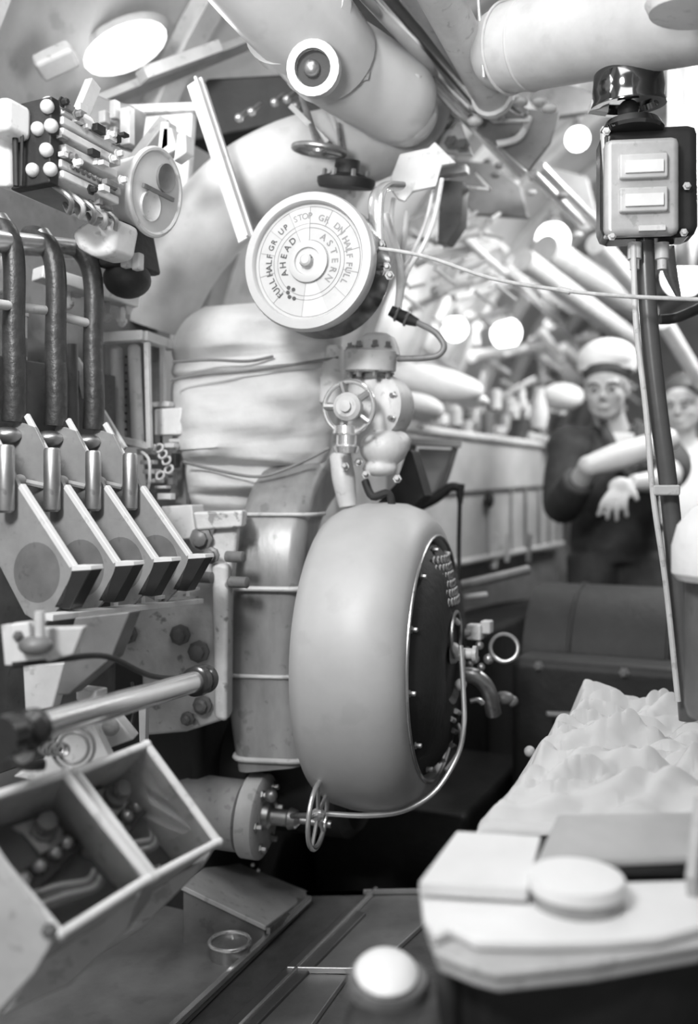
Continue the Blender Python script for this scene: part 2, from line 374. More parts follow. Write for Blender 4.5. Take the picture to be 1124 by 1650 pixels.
# bolted bracket hanging at the pipe end
t = thing('hanging_bracket', 'curved grey bracket clutter hanging beneath the end of the polished pipes', 'bracket', P(830, 220, 2.3))
MB().prism([P(700, 170, 2.32), P(745, 165, 2.32), P(900, 180, 2.34), P(885, 230, 2.34), P(850, 275, 2.35), P(800, 232, 2.33)], U*.015).build('plate', dgrey, t, bev=.003)
MB().tube([P(800, 232, 2.28), P(835, 222, 2.28), P(852, 190, 2.3)], .009, 8, 5).build('edge_rail', cream, t)
MB().beam(P(795, 195, 2.27), P(852, 195, 2.27), .012, .006).build('cross_bar', cream, t)
for (x, y) in ((812, 150), (828, 160), (838, 165), (765, 195), (800, 190), (885, 175), (870, 165)): MB().ball(P(x, y, 2.24), .016, (1.2, 1, .7)).build('clamp_nut', cream, t)
MB().tube([P(790, 145, 2.2), P(830, 175, 2.25), P(845, 182, 2.28)], .012, 10, 4).build('pipe_stub', chrome, t)
m = MB(); m.prism([P(690, 190, 2.36), P(740, 195, 2.36), P(760, 250, 2.36), P(700, 245, 2.36), P(675, 215, 2.36)], U*.02)
bk = thing('bolted_bracket', 'light grey bolted bracket above the white plate', 'bracket', P(705, 240, 2.36)); m.build('plate', lgrey, bk, bev=.004)
for (x, y) in ((697, 203), (727, 230), (722, 198), (745, 235)): MB().bolt(P(x, y, 2.35), (-.3, -1, 0), .012, .014).build('bolt', dgrey, bk)

# pale tank at the top right
t = thing('lagged_tank', 'large pale cloth-covered cylindrical tank across the upper right corner', 'tank', P(950, 60, 2.0))
a_, b_ = P(800, 82, 1.95), P(1180, 2, 1.6)
dd = (b_-a_).normalized()
prof = [(.02, -.045), (.05, -.035), (.075, -.01), (.086, .03), (.089, .08), (.09, .2), (.092, .45), (.092, .7)]
MB().lathe(prof, a_, dd, 40).build('tank_body', lag, t)
for q in (.0, .055): MB().torus(a_+dd*(.03+q), dd, .088, .0035, 40, 8).build('seam_band', lag, t)
m = MB(); m.tube([P(1060, -10, 1.62), P(1020, 25, 1.66), P(965, 60, 1.74), P(940, 105, 1.84), P(880, 135, 1.9), P(830, 138, 1.95)], .0055, 8, 6)
tag(m.build('draped_cable', dgrey), 'dark cable draped over the front of the pale tank', 'cable')
t = thing('deckhead_fitting', 'white blurred fitting hanging in the top right corner', 'fitting', P(1100, 40, 1.4))
MB().lathe([(.015, 0), (.06, .006), (.068, .02), (.045, .06), (.035, .14)], P(1108, 30, 1.45), (.1, -.1, 1), 32).build('shade', white, t)
# gong and signal box on the pole
t = thing('alarm_gong', 'shiny dark dome-shaped gong hanging under the pale tank', 'gong', P(1010, 180, 1.75))
MB().lathe([(.001, .105), (.028, .102), (.05, .09), (.063, .065), (.067, .03), (.066, .012), (.07, .004), (.07, 0), (.055, 0), (.05, .01)], P(1012, 172, 1.78), (-.05, -.12, 1), 44).build('dome', mat('dark_chrome', .2, .1, 1., var=.1), t)
MB().ball(P(1012, 178, 1.77), .02).build('clapper', dark, t)
MB().tube([P(1018, 178, 1.78), P(1018, 215, 1.78)], .006, 10).build('spindle', duls, t)
MB().beam(P(950, 172, 1.8), P(978, 176, 1.8), .02, .02).build('mount', cream, t)
t = thing('signal_box', 'rounded metal signal box with two inset name plates on the tall pole', 'signal box', P(1040, 390, 1.75))
c = P(1040, 302, 1.78); bx = (Vector((1, -.12, 0)).normalized(), Vector((.12, 1, 0)).normalized(), Z)
MB().box(c, (W(150, 1.78), .09, W(176, 1.78)), bx).build('case', black, t, bev=.02)
f = MB(); f.box(P(1032, 303, 1.72), (W(118, 1.72), .03, W(158, 1.72)), bx).build('front_cover', mat('signal_cover', .5, .3, .3, var=.15, spots=.3), t, bev=.014)
for (y, h) in ((268, 26), (322, 26)):
    fr = MB().box(P(1036, y, 1.70), (W(76, 1.7), .012, W(h+14, 1.7)), bx).build('name_plate_frame', lgrey, t, bev=.004)
    MB().box(P(1038, y, 1.692), (W(60, 1.69), .006, W(h-6, 1.69)), bx).build('name_plate', white, fr, bev=.001)
MB().box(P(1050, 368, 1.70), (W(42, 1.7), .008, W(9, 1.7)), bx).build('maker_plate', cream, t, bev=.001)
MB().lathe([(.055, 0), (.058, .006), (.05, .02), (.02, .03)], P(1018, 215, 1.75), Z, 32).build('top_cap', MATS['dark_chrome'], t)
for (x, y) in ((1106, 300), (1101, 375), (985, 381), (976, 212)): MB().bolt(P(x, y, 1.72), (0, -1, 0), .005, .006).build('screw', cream, t)
MB().beam(P(976, 205, 1.76), P(982, 384, 1.76), .018, .02).build('side_flange', white, t, bev=.003)
for x in (1022, 1066): MB().lathe([(.013, 0), (.013, .03), (.009, .032), (.009, .05)], P(x, 392, 1.76)-Z*.0, (0, 0, -1), 18).build('cable_gland', cream, t)
pipe('tall_pole', 'tall dark pole under the signal box, bending past the sailor', [P(1038, 385, 1.78), P(1045, 520, 1.78), P(1060, 660, 1.78), P(1076, 780, 1.78), P(1092, 950, 1.78), P(1108, 1160, 1.78)], .0172, mat('pole_paint', .11, .3, .2), 'pole', 6)
pipe('pole_cable', 'thin pale cable running down the left side of the tall pole', [P(1020, 395, 1.75), P(1024, 520, 1.75), P(1040, 660, 1.75), P(1052, 800, 1.75), P(1072, 940, 1.75), P(1092, 1130, 1.75)], .0055, cream, 'cable', 6, seg=10)
m = MB(); m.box(P(1072, 790, 1.75), (.05, .02, .02), bx); tag(m.build('cable_clip', lgrey, bev=.004), 'small clip holding the pale cable to the tall pole', 'clip')
pipe('dark_hose', 'dark hose curving to the right edge beneath the signal box', [P(1062, 515, 2.0), P(1090, 512, 2.0), P(1130, 495, 1.95)], .011, rubber, 'hose', 5)
pipe('dark_conduit', 'short dark conduit hanging beside the pole top', [P(1072, 400, 1.8), P(1080, 440, 1.82), P(1094, 480, 1.84)], [.016, .013, .004], duls, 'conduit', 4)
pipe('pull_rope', 'thin rope running from the telegraph face to the right edge', [P(577, 396, 1.885), P(680, 412, 1.87), P(790, 448, 1.84), P(900, 467, 1.80), P(1000, 477, 1.72), P(1140, 483, 1.62)], .0038, ccord, 'rope', 5, seg=10)
MB().tube([P(898, 466, 1.80), P(918, 470, 1.79)], .006, 10).build('knot', ccord, bpy.data.objects['pull_rope'])

# ================================================================ LAMPS OF THE FAR END
for i, (x, y, d, r, pw, l_) in enumerate(((930, 224, 3.1, .040, 3.2, 'brightest round lamp, left of the signal box'), (890, 386, 4.2, .075, 3, 'large blurred round lamp under the bright tube ends'),
        (733, 530, 4.8, .062, 5, 'round lamp right of the dark cable loop'), (815, 537, 5.4, .085, 6, 'round lamp left of the sailor above the white bottles'), (1100, 445, 4.6, .10, 2, 'blurred lamp behind the tall pole at the right edge'), (985, 130, 4.2, .05, 3, 'lamp mostly hidden by the gong'))):
    t = thing('round_lamp', l_, 'lamp', P(x, y, d)); MB().ball(P(x, y, d), r).build('globe', bulb, t)
    MB().lathe([(r*.55, 0), (r*.6, r*.1), (r*.4, r*.5), (.012, r*.6), (.012, r*1.0)], P(x, y, d)+Z*r*.85, Z, 20).build('lamp_holder', dgrey, t)
    point('round_lamp_light', P(x, y, d)+Vector((0, -.25, -.05)), pw, .06)
# ================================================================ TELEGRAPH
def glyph(ch):
    if ch not in GL:
        c = bpy.data.curves.new('g', 'FONT'); c.body = ch; c.align_x = 'CENTER'; c.size = 1; c.extrude = .03; c.offset = .012; c.resolution_u = 3
        o = bpy.data.objects.new('g', c); me = o.to_mesh()
        GL[ch] = ([v.co.copy() for v in me.vertices], [tuple(p.vertices) for p in me.polygons]); o.to_mesh_clear()
        bpy.data.objects.remove(o); bpy.data.curves.remove(c)
    return GL[ch]
GL = {}
def arc_text(mb, txt, c, x, y, n, rad, ang0, ang1, size):   # angles in degrees anticlockwise from the right, reading clockwise
    for i, ch in enumerate(txt):
        if ch == ' ': continue
        a = R(ang0+(ang1-ang0)*(i/(max(1, len(txt)-1))))
        ro = Vector((math.cos(a), math.sin(a))); tg = Vector((math.sin(a), -math.cos(a)))
        vs, fs = glyph(ch)
        mb.add([c+x*(ro.x*(rad+v.y*size)+tg.x*v.x*size)+y*(ro.y*(rad+v.y*size)+tg.y*v.x*size)+n*v.z*size*.5 for v in vs], fs)
    return mb
n_ = Vector((-.35, -.935, .0)).normalized(); y_ = Z.copy(); x_ = y_.cross(n_).normalized()
if x_.x < 0: x_ = -x_
c_ = P(494, 420, 1.88)
t = thing('engine_telegraph', 'round engine order telegraph dial with pale lettered face and dark drum', 'telegraph', P(520, 545, 1.95))
Rr = W(112.5, 1.88)
MB().lathe([(.05, -.13), (Rr*.96, -.125), (Rr*1.0, -.11), (Rr*.985, -.031), (.001, -.031)], c_, n_, 64).build('drum', black, t)
MB().lathe([(Rr*.80, -.03), (Rr*.985, -.03), (Rr*1.0, -.02), (Rr*1.0, -.006), (Rr*.975, .002), (Rr*.86, .004), (Rr*.84, .0), (Rr*.835, -.012)], c_, n_, 72, c1=False).build('rim', bezel, t)
face = MB().lathe([(.001, -.010), (Rr*.84, -.010), (Rr*.84, -.02), (.001, -.02)], c_, n_, 64).build('face', dialm, t)
def disc_pt(r, a, h=0): return c_+x_*math.cos(R(a))*r+y_*math.sin(R(a))*r+n_*h
for (a0, a1) in ((262, 292), (88, 113)):
    m = MB()
    m.prism([disc_pt(Rr*.30, a0, -.0098)]+[disc_pt(Rr*.80, a0+(a1-a0)*k/8, -.0098) for k in range(9)]+[disc_pt(Rr*.30, a1, -.0098)], n_*.0003)
    m.build('blank_sector', dial2, face)
m = MB()
for r in (.31, .49, .55, .79):
    m.torus(c_+n_*-.0095, n_, Rr*r, .0006, 72, 5)
for a in (113, 262, 140, 166, 192, 225, 62, 36, 10, -16, -44, 88): m.beam(disc_pt(Rr*(.55 if a not in (113, 262, 88) else .31), a, -.0095), disc_pt(Rr*.79, a, -.0095), .0009, .0009, n_)
m.build('division_lines', dialink, face)
m = MB()
arc_text(m, 'FULL', c_-n_*.0092, x_, y_, n_, Rr*.585, 225, 202, .0185)
arc_text(m, 'HALF', c_-n_*.0092, x_, y_, n_, Rr*.585, 191, 168, .0185)
arc_text(m, 'GR UP', c_-n_*.0092, x_, y_, n_, Rr*.60, 157, 124, .0165)
arc_text(m, 'AHEAD', c_-n_*.0092, x_, y_, n_, Rr*.36, 200, 128, .019)
m.build('ahead_lettering', ink, face)
m = MB()
arc_text(m, 'STOP', c_-n_*.0092, x_, y_, n_, Rr*.62, 108, 88, .018)
arc_text(m, 'GR DN', c_-n_*.0092, x_, y_, n_, Rr*.60, 72, 38, .018)
arc_text(m, 'HALF', c_-n_*.0092, x_, y_, n_, Rr*.585, 25, 3, .0185)
arc_text(m, 'FULL', c_-n_*.0092, x_, y_, n_, Rr*.585, -8, -31, .0185)
arc_text(m, 'ASTERN', c_-n_*.0092, x_, y_, n_, Rr*.36, 55, -40, .019)
m.build('faded_lettering', dialink, face)
m = MB()
for (r, a) in ((.45, 238), (.47, 228), (.57, 238), (.56, 246), (.53, 232)): m.lathe([(.0042, 0), (.0042, .001)], disc_pt(Rr*r, a, -.0098), n_, 10)
m.build('ink_marks', ink, face)
MB().lathe([(Rr*.30, -.010), (Rr*.30, -.004), (Rr*.24, -.001), (Rr*.2, -.001), (Rr*.19, -.006), (.012, -.006), (.012, .008), (.008, .012), (.001, .013)], c_, n_, 40).build('centre_boss', bezel, t)
MB().beam(disc_pt(Rr*.1, 210, .004), disc_pt(Rr*.1, 35, .004), .006, .006, n_).build('pointer', dgrey, t)
# its bracket
m = MB(); m.tube([P(645, 300, 1.99), P(618, 302, 1.96), P(606, 322, 1.93), P(607, 380, 1.92), P(610, 435, 1.92)], [.018, .022, .02, .017, .016], 14, 5, flat=.5)
bk = thing('telegraph_bracket', 'bright metal arm curving down the right side of the telegraph', 'bracket', P(610, 435, 1.92)); m.build('arm', chrome, bk)
for (x, y) in ((611, 425), (622, 430), (613, 395), (611, 440), (627, 444)): MB().bolt(P(x, y, 1.90), (0, -1, 0), .006, .008).build('bolt', duls, bk)
t = thing('white_plate', 'blank white sheet metal plate above the telegraph bracket', 'plate', P(670, 290, 2.1))
MB().prism([P(x, y, 2.1) for x, y in ((644, 248), (690, 238), (700, 228), (735, 262), (712, 266), (702, 300), (665, 308), (652, 324), (641, 320), (625, 297))], (0, .012, 0)).build('sheet', white, t, bev=.002)
m = MB(); m.prism([P(708, 288, 2.35), P(746, 292, 2.35), P(742, 360, 2.35), P(720, 392, 2.35), P(704, 392, 2.35)], U*.05); tag(m.build('equipment_box', dgrey, bev=.004), 'plain grey box panel below the bolted bracket', 'box')
m = MB(); m.box(P(722, 278, 2.33), (.1, .03, .02)); tag(m.build('panel_shelf', lgrey, bev=.002), 'light ledge over the plain grey box panel', 'ledge')

# wires, hoses right of the telegraph
for pts, r, mt, l_ in (([(712, 288, 2.1), (700, 350, 2.09), (680, 400, 2.08), (655, 440, 2.08), (642, 500, 2.08)], .0055, cream, 'outer pale wire curving from the white plate down to the valve'),
                       ([(698, 300, 2.13), (688, 350, 2.12), (668, 400, 2.1), (645, 440, 2.1)], .0045, cream, 'inner pale wire curving from the white plate down to the valve'),
                       ([(620, 345, 2.06), (636, 395, 2.06), (645, 440, 2.07), (640, 505, 2.07)], .009, cream, 'thick pale tube between the bracket and the wires'),
                       ([(634, 320, 2.14), (630, 360, 2.13), (640, 410, 2.12)], .006, cream, 'short pale tube nearest the bracket bolts'),
                       ([(655, 340, 2.15), (650, 400, 2.14), (648, 450, 2.12)], .007, lgrey, 'short grey tube behind the pale wires')):
    mb = MB(); mb.tube([P(*p) for p in pts], r, 10, 6); tag(mb.build('wire', white if mt is cream else mt), l_, 'wire')
t = thing('cable_loop', 'dark cable looping right from a connector below the telegraph', 'cable', P(640, 580, 2.05))
MB().tube([P(672, 520, 2.05), P(700, 535, 2.03), P(715, 556, 2.02), P(706, 572, 2.02), P(680, 577, 2.03), P(640, 578, 2.05)], .0068, 12, 7).build('cable', dgrey, t)
MB().tube([P(628, 500, 2.06), P(652, 512, 2.06), P(672, 520, 2.05)], [.012, .015, .009], 12, 3).build('connector', dark, t)
for q in ((640, 506), (655, 514)): MB().torus(P(q[0], q[1], 2.06), (P(672, 520, 2.05)-P(628, 500, 2.06)), .015, .003, 18, 6).build('ring', duls, t)
# ================================================================ VALVE UNDER THE TELEGRAPH
t = thing('angle_valve', 'pale flanged valve with round shiny knob under the telegraph', 'valve', P(590, 800, 2.05))
MB().lathe([(.025, .03), (.042, .02), (.05, 0), (.055, -.02)], P(606, 560, 2.08), Z, 28).build('neck', cream, t)
MB().lathe([(.052, -.024), (.058, -.02), (.058, .022), (.052, .026)], P(596, 582, 2.06), Vector((.03, -.1, 1)), 36).build('top_flange', lgrey, t)
for k in range(8):
    q = k*math.pi/4+.2
    for zz, s_ in ((.026, 1), (-.026, -1)): MB().bolt(P(596, 582, 2.06)+Vector((math.cos(q)*.046, math.sin(q)*.046, zz)), (0, 0, s_), .006, .012).build('bolt', duls, t)
MB().lathe([(.05, -.07), (.072, -.05), (.076, -.02), (.076, .015), (.06, .03), (.04, .035)], P(604, 655, 2.08), (-.55, -.83, 0), 40).build('bonnet_flange', cream, t)
MB().tube([P(596, 605, 2.08), P(600, 655, 2.1), P(602, 720, 2.1)], [.045, .06, .05], 24, 4).build('valve_body', cream, t)
for k in range(8):
    x, y, a = frame((-.55, -.83, 0)); q = k*math.pi/4+.3
    MB().bolt(P(604, 655, 2.08)+a*.02+(x*math.cos(q)+y*math.sin(q))*.064, a, .006, .012).build('bolt', duls, t)
kn = MB().lathe([(.026, -.02), (.03, .0), (.03, .016), (.022, .022), (.012, .022), (.012, .03), (.001, .031)], P(562, 656, 1.98), (-.3, -.95, 0), 32).build('knob', lgrey, t)
MB().torus(P(562, 656, 1.985), (-.3, -.95, 0), .055, .0055, 40, 10).build('knob_rim', chrome, kn)
for k in range(5):
    x, y, a = frame((-.3, -.95, 0)); q = k*2*math.pi/5+.6; c0 = P(562, 656, 1.985)
    MB().tube([c0+(x*math.cos(q)+y*math.sin(q))*.026, c0+(x*math.cos(q)+y*math.sin(q))*.055], .008, 8).build('knob_spoke', duls, kn)
MB().lathe([(.02, .03), (.028, .028), (.03, .012), (.022, .008), (.022, -.012), (.028, -.016), (.024, -.03)], P(558, 708, 2.0), (.02, 0, 1), 24).build('drain_nut', chrome, t)
MB().ball(P(618, 722, 2.06), .052, (1.05, 1, .82)).ball(P(612, 755, 2.05), .03, (1.3, 1, .6)).ball(P(640, 715, 2.07), .03).build('lower_body', cream, t, remesh=.004, smooth=6)
MB().tube([P(548, 735, 2.08), P(553, 770, 2.06), P(560, 815, 2.06)], [.024, .026, .02], 16, 3).build('side_branch', cream, t)
for (x, y) in ((578, 745), (640, 772), (590, 765), (556, 752)): MB().bolt(P(x, y, 2.02), (-.2, -1, .2), .006, .012).build('nut', grey, t)
m = MB(); m.tube([P(540, 560, 2.13), P(535, 610, 2.12), P(530, 650, 2.12)], [.02, .028, .022], 14, 4); tag(m.build('pipe_elbow', cream), 'pale pipe stub between the canvas cover and the flanged valve', 'pipe')
m = MB(); m.tube([P(588, 775, 2.06), P(600, 800, 2.04), P(625, 795, 2.04), P(632, 822, 2.04)], .009, 10, 5); tag(m.build('small_hose', dark), 'small dark hose tucked between the valve and the fan housing', 'hose')
m = MB(); m.prism([P(636, 780, 2.2), P(655, 725, 2.2), P(662, 725, 2.2), P(684, 800, 2.2), P(655, 825, 2.2), P(600, 818, 2.2)], U*.06); tag(m.build('dark_support', dark, bev=.004), 'dark metal support behind the top of the round fan housing', 'support')

# ================================================================ CANVAS COVER
rows = [(488, 330, 520, .5), (505, 300, 545, .8), (530, 282, 552, .93), (552, 276, 552, .97), (566, 278, 550, .9), (574, 280, 548, .86), (590, 276, 548, .97), (602, 282, 546, .86), (612, 276, 546, .97), (650, 276, 545, 1.05), (700, 278, 540, 1.05), (735, 285, 530, .98), (750, 288, 515, .84), (766, 292, 470, .94), (785, 298, 440, .94), (800, 300, 420, .8), (815, 305, 415, .9), (850, 320, 410, .7)]
sm_ = smoothpath([Vector((a, b, c)) for a, b, c, d in rows], 5); dp = interp([r[3] for r in rows], len(sm_))
m = MB(); vs = []; fs = []; seg = 72
for j, q in enumerate(sm_):
    for k in range(seg):
        a = 2*math.pi*k/seg; ca, sa = math.cos(a), math.sin(a)
        px = (q.y+q.z)/2+(q.z-q.y)/2*(abs(ca)**.75)*(1 if ca > 0 else -1)
        py = q.x-(.075*(px-410) if q.x < 720 else -.03*(px-410))
        dd_ = 2.28-.19*dp[j]*(abs(sa)**.6)*(1 if sa > 0 else -1)
        nz = noise.noise(Vector((px*.012, py*.03, sa)))*.016+noise.noise(Vector((px*.006, py*.009, sa+4)))*.045+abs(noise.noise(Vector((px*.004+py*.004, py*.022-px*.003, 2))))*.05+noise.noise(Vector((px*.035, py*.05, 9)))*.006
        vs.append(P(px, py, dd_+nz))
for j in range(len(sm_)-1):
    for k in range(seg): fs.append((j*seg+k, j*seg+(k+1) % seg, (j+1)*seg+(k+1) % seg, (j+1)*seg+k))
fs += [tuple(range(seg)), tuple((len(sm_)-1)*seg+k for k in range(seg))]
t = thing('canvas_cover', 'bulging pale canvas cover tied with cords behind the valve', 'cover', P(410, 850, 2.28))
m.add(vs, fs); m.build('canvas', canvas, t, ang=80)
for pts in ([(275, 612), (330, 603), (400, 598), (470, 588), (545, 576)], [(278, 583), (340, 580), (400, 582), (440, 574)], [(295, 744), (350, 758), (410, 768), (450, 760), (500, 738), (530, 722)]):
    MB().tube([P(x, y, 2.105) for x, y in pts], .0035, 8, 5).build('tie_cord', dgrey, t)

# ================================================================ FLAT DUCT AND FAN HOUSING
def sweep_rr(path, w, h, rr, n=7, xdir=Vector((1, -.15, 0)), seg=5):
    mb = MB(); path = smoothpath(path, n); N = len(path); ws = interp(w, N); xd = xdir.normalized(); vs = []; cnt = 0
    for i, p in enumerate(path):
        tt = (path[min(N-1, i+1)]-path[max(0, i-1)]).normalized(); x = (xd-tt*xd.dot(tt)).normalized(); y = tt.cross(x); ring = []
        for (sx, sy, a0) in ((1, 1, 0), (-1, 1, 90), (-1, -1, 180), (1, -1, 270)):
            for k in range(seg+1):
                a = R(a0+90*k/seg); ring.append(p+x*(sx*(ws[i]/2-rr)+math.cos(a)*rr)+y*(sy*(h/2-rr)+math.sin(a)*rr))
        cnt = len(ring); vs += ring
    fs = [(i*cnt+k, i*cnt+(k+1) % cnt, (i+1)*cnt+(k+1) % cnt, (i+1)*cnt+k) for i in range(N-1) for k in range(cnt)]
    fs += [tuple(range(cnt)), tuple((N-1)*cnt+k for k in range(cnt))]
    return mb.add(vs, fs)
t = thing('fan_duct', 'scuffed flat metal duct with hoops beside the fan housing', 'air duct', P(440, 1230, 2.1))
PTH = [P(505, 745, 2.3), P(470, 795, 2.2), P(451, 850, 2.13), P(442, 920, 2.1), P(433, 1000, 2.1), P(430, 1080, 2.1), P(436, 1150, 2.1), P(446, 1225, 2.1)]
sweep_rr(PTH, [.15, .155, .155, .158, .16, .16, .16, .155], .15, .035).build('duct_body', ductm, t)
def hoop(c, w, h, r, tilt=0, parent=None, nm='hoop'):
    xd = Vector((1, -.15, tilt)).normalized(); yd = Vector((.15, 1, 0)).normalized(); pts = []
    for (sx, sy, a0) in ((1, 1, 0), (-1, 1, 90), (-1, -1, 180), (1, -1, 270)):
        for k in range(5):
            a = R(a0+90*k/4); pts.append(c+xd*(sx*(w/2-.035)+math.cos(a)*.035)+yd*(sy*(h/2-.035)+math.sin(a)*.035))
    MB().tube(pts, r, 10, closed=True).build(nm, lgrey, parent)
hoop(P(457, 828, 2.14), .172, .17, .0045, .0, t)
hoop(P(437, 943, 2.1), .182, .172, .006, .0, t)
hoop(P(445, 1210, 2.1), .165, .16, .006, .0, t)
hoop(P(430, 1080, 2.1), .163, .153, .0045, 0, t, 'weld_seam')
for (x, y) in ((506, 940), (520, 1196)):
    MB().lathe([(.012, -.02), (.012, .015), (.018, .017), (.018, .03), (.01, .032)], P(x, y, 1.98), (1, -.3, .1), 16).build('clamp_screw', duls, t)
AX = Vector((.95, -.31, 0)).normalized(); EC = P(702, 1058, 2.04)
t = thing('fan_housing', 'large smooth grey drum-shaped fan housing in the middle of the room', 'fan', EC-Z*.36-AX*.15)
MB().lathe([(.05, -.235), (.285, -.232), (.312, -.222), (.328, -.195), (.336, -.155), (.338, -.11), (.335, -.07), (.322, -.035), (.296, -.008), (.272, .0), (.262, .0), (.258, -.006), (.254, -.03), (.05, -.035)], EC, AX, 96).build('drum', drumm, t, ang=50)
MB().torus(EC+AX*.002, AX, .264, .004, 80, 8).build('rim_ring', duls, t)
e = MB().lathe([(.252, -.028), (.25, -.012), (.225, .012), (.19, .03), (.14, .04), (.10, .042), (.09, .03), (.03, .03), (.001, .03)], EC, AX, 64).build('end_plate', dark, t)
ex, ey, ea = frame(AX)
def EP(r, a, h): return EC+ex*math.cos(R(a))*r+ey*math.sin(R(a))*r+AX*h     # point on the fan end
for k in range(12): MB().bolt(EP(.238, k*30+8, .0), AX, .005, .012).build('rim_bolt', duls, e)
for sgn in (0,):
    q = MB()
    for i in range(9):
        for j in range(6): q.torus(EC+Z*(.125+.018*j)+ex*(-.07+.0175*i)+AX*(.046-.0045*j-.00018*(i-4)**2*4), AX, .0075, .0022, 12, 5)
    q.build('grille', grey, e)
MB().torus(EC+Z*.05+AX*.045, AX, .05, .004, 32, 6).build('ring', duls, e)
def ez(dz, dx, h): return EC+Z*dz+ex*dx+AX*h
MB().lathe([(.024, 0), (.022, .01), (.012, .02), (.012, .045), (.018, .047), (.018, .055)], ez(.01, 0, .035), AX, 20).build('grease_cup', lgrey, e)
MB().tube([ez(0, 0, .06), ez(-.03, .0, .06), ez(-.055, 0, .058)], .005, 8).ball(ez(-.058, 0, .055), .013).build('drain_lever', cream, e)
for (a, b, c2) in ((-.115, .01, .045), (-.125, -.02, .04), (-.155, .0, .04), (-.19, .01, .035), (.085, .0, .045)):
    MB().tube([ez(a, b-.015, c2), ez(a-.012, b+.02, c2)], .006, 8).build('terminal', cream if a > -.15 else dgrey, e)
MB().tube([ez(-.17, .1, .03), ez(-.20, .02, .05), ez(-.235, -.04, .03)], .004, 8, 4).build('lead_wire', grey, e)
for (x, y) in ((592, 982), (592, 1065), (600, 1150), (640, 860), (608, 1222), (500, 1010), (575, 958)):
    MB().ball(P(x, y, 2.0), .003).build('rivet', dgrey, t) if False else None
t2 = thing('drain_pipe', 'thin bright pipe curving under the round fan housing', 'pipe', P(530, 1310, 1.9))
MB().tube([P(742, 1040, 2.0), P(746, 1110, 1.98), P(747, 1170, 1.96), P(736, 1220, 1.95), P(700, 1276, 1.93), P(650, 1306, 1.91), P(590, 1314, 1.9), P(525, 1311, 1.9)], .0055, 12, 8).build('pipe_body', steel, t2)
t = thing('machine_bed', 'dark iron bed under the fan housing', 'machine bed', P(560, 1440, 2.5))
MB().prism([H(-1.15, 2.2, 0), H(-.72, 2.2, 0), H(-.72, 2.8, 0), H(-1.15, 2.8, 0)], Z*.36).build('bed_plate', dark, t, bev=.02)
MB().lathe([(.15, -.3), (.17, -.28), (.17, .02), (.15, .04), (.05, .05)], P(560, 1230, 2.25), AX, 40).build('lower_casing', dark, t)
t = thing('lower_dark_block', 'added dark block hiding the bright hull low behind the pump and the cast panel', 'tank', H(-1.5, 2.4, 0))  # made-up dark mass, keeps bright hull from showing under the cast panel
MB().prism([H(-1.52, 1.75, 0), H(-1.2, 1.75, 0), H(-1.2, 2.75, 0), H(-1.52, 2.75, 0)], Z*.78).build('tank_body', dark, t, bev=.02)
t = thing('side_dark_block', 'long dark block added to darken the space beneath the grey screen', 'locker', H(-1.3, 4.2, 0))  # second made-up dark mass, covers bright hull right of the fan
MB().prism([H(-1.4, 2.85, 0), H(-.86, 2.85, 0), H(-.86, 4.5, 0), H(-1.4, 4.5, 0)], Z*.72).build('side_block_body', dark, t, bev=.02)
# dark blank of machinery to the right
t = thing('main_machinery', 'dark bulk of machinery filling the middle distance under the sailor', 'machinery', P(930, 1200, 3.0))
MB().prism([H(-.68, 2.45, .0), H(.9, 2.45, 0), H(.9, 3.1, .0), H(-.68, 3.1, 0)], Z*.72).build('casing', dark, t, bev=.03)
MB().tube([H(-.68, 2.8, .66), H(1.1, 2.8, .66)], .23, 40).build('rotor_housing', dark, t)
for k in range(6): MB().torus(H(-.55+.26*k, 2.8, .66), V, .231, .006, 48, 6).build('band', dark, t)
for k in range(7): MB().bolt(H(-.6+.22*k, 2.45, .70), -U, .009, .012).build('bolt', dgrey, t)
m = MB(); m.tube([P(735, 945, 2.6), P(800, 930, 2.65), P(850, 918, 2.7)], .014, 12); tag(m.build('control_rod', dgrey), 'dark rod crossing just above the small valve cluster', 'rod')
m = MB(); m.beam(P(748, 962, 2.6), P(785, 957, 2.6), .016, .012); tag(m.build('name_tag', lgrey, bev=.003), 'small pale tag on the dark machinery above the valve cluster', 'tag')
t = thing('valve_cluster', 'small cluster of bright fittings right of the fan housing', 'valve', P(790, 1060, 2.15))
MB().box(P(765, 1018, 2.15), (.035, .03, .036)).build('fitting_body', white, t, bev=.004)
MB().box(P(784, 1010, 2.15), (.024, .03, .03)).build('fitting_nut', cream, t, bev=.004)
MB().lathe([(.012, -.04), (.016, -.02), (.012, 0), (.012, .02)], P(750, 1020, 2.15), (1, 0, 0), 16).build('union', duls, t)
MB().torus(P(812, 1044, 2.12), (-.2, -1, .25), .031, .005, 32, 8).build('hand_ring', duls, t)
for (x, y, r) in ((752, 1050, .012), (772, 1040, .01), (787, 1062, .012), (765, 1062, .01), (757, 1070, .008), (775, 1075, .009), (745, 1068, .008)): MB().ball(P(x, y, 2.13), r).build('fitting', duls, t)
pipe('bent_pipe', 'dull pipe curving down from behind the fan rim below the fittings', [P(742, 1088, 2.15), P(765, 1090, 2.14), P(785, 1110, 2.14), P(795, 1150, 2.16)], .018, duls, sm=6)
m = MB(); m.ball(P(812, 1125, 2.2), .02, (1.2, 1, .8)).ball(P(825, 1130, 2.2), .014); tag(m.build('hose_union', dgrey), 'dull coupling at the end of the bent pipe', 'coupling')
MB().tube([P(757, 1130, 2.1), P(770, 1128, 2.1), P(778, 1134, 2.1)], .006, 8, 3).build('grab_handle', duls, bpy.data.objects['valve_cluster'])
m = MB(); m.ball(P(853, 1211, 2.0), .012); tag(m.build('ball_fitting', lgrey), 'small pale ball in the dark left of the crumpled linen', 'fitting')
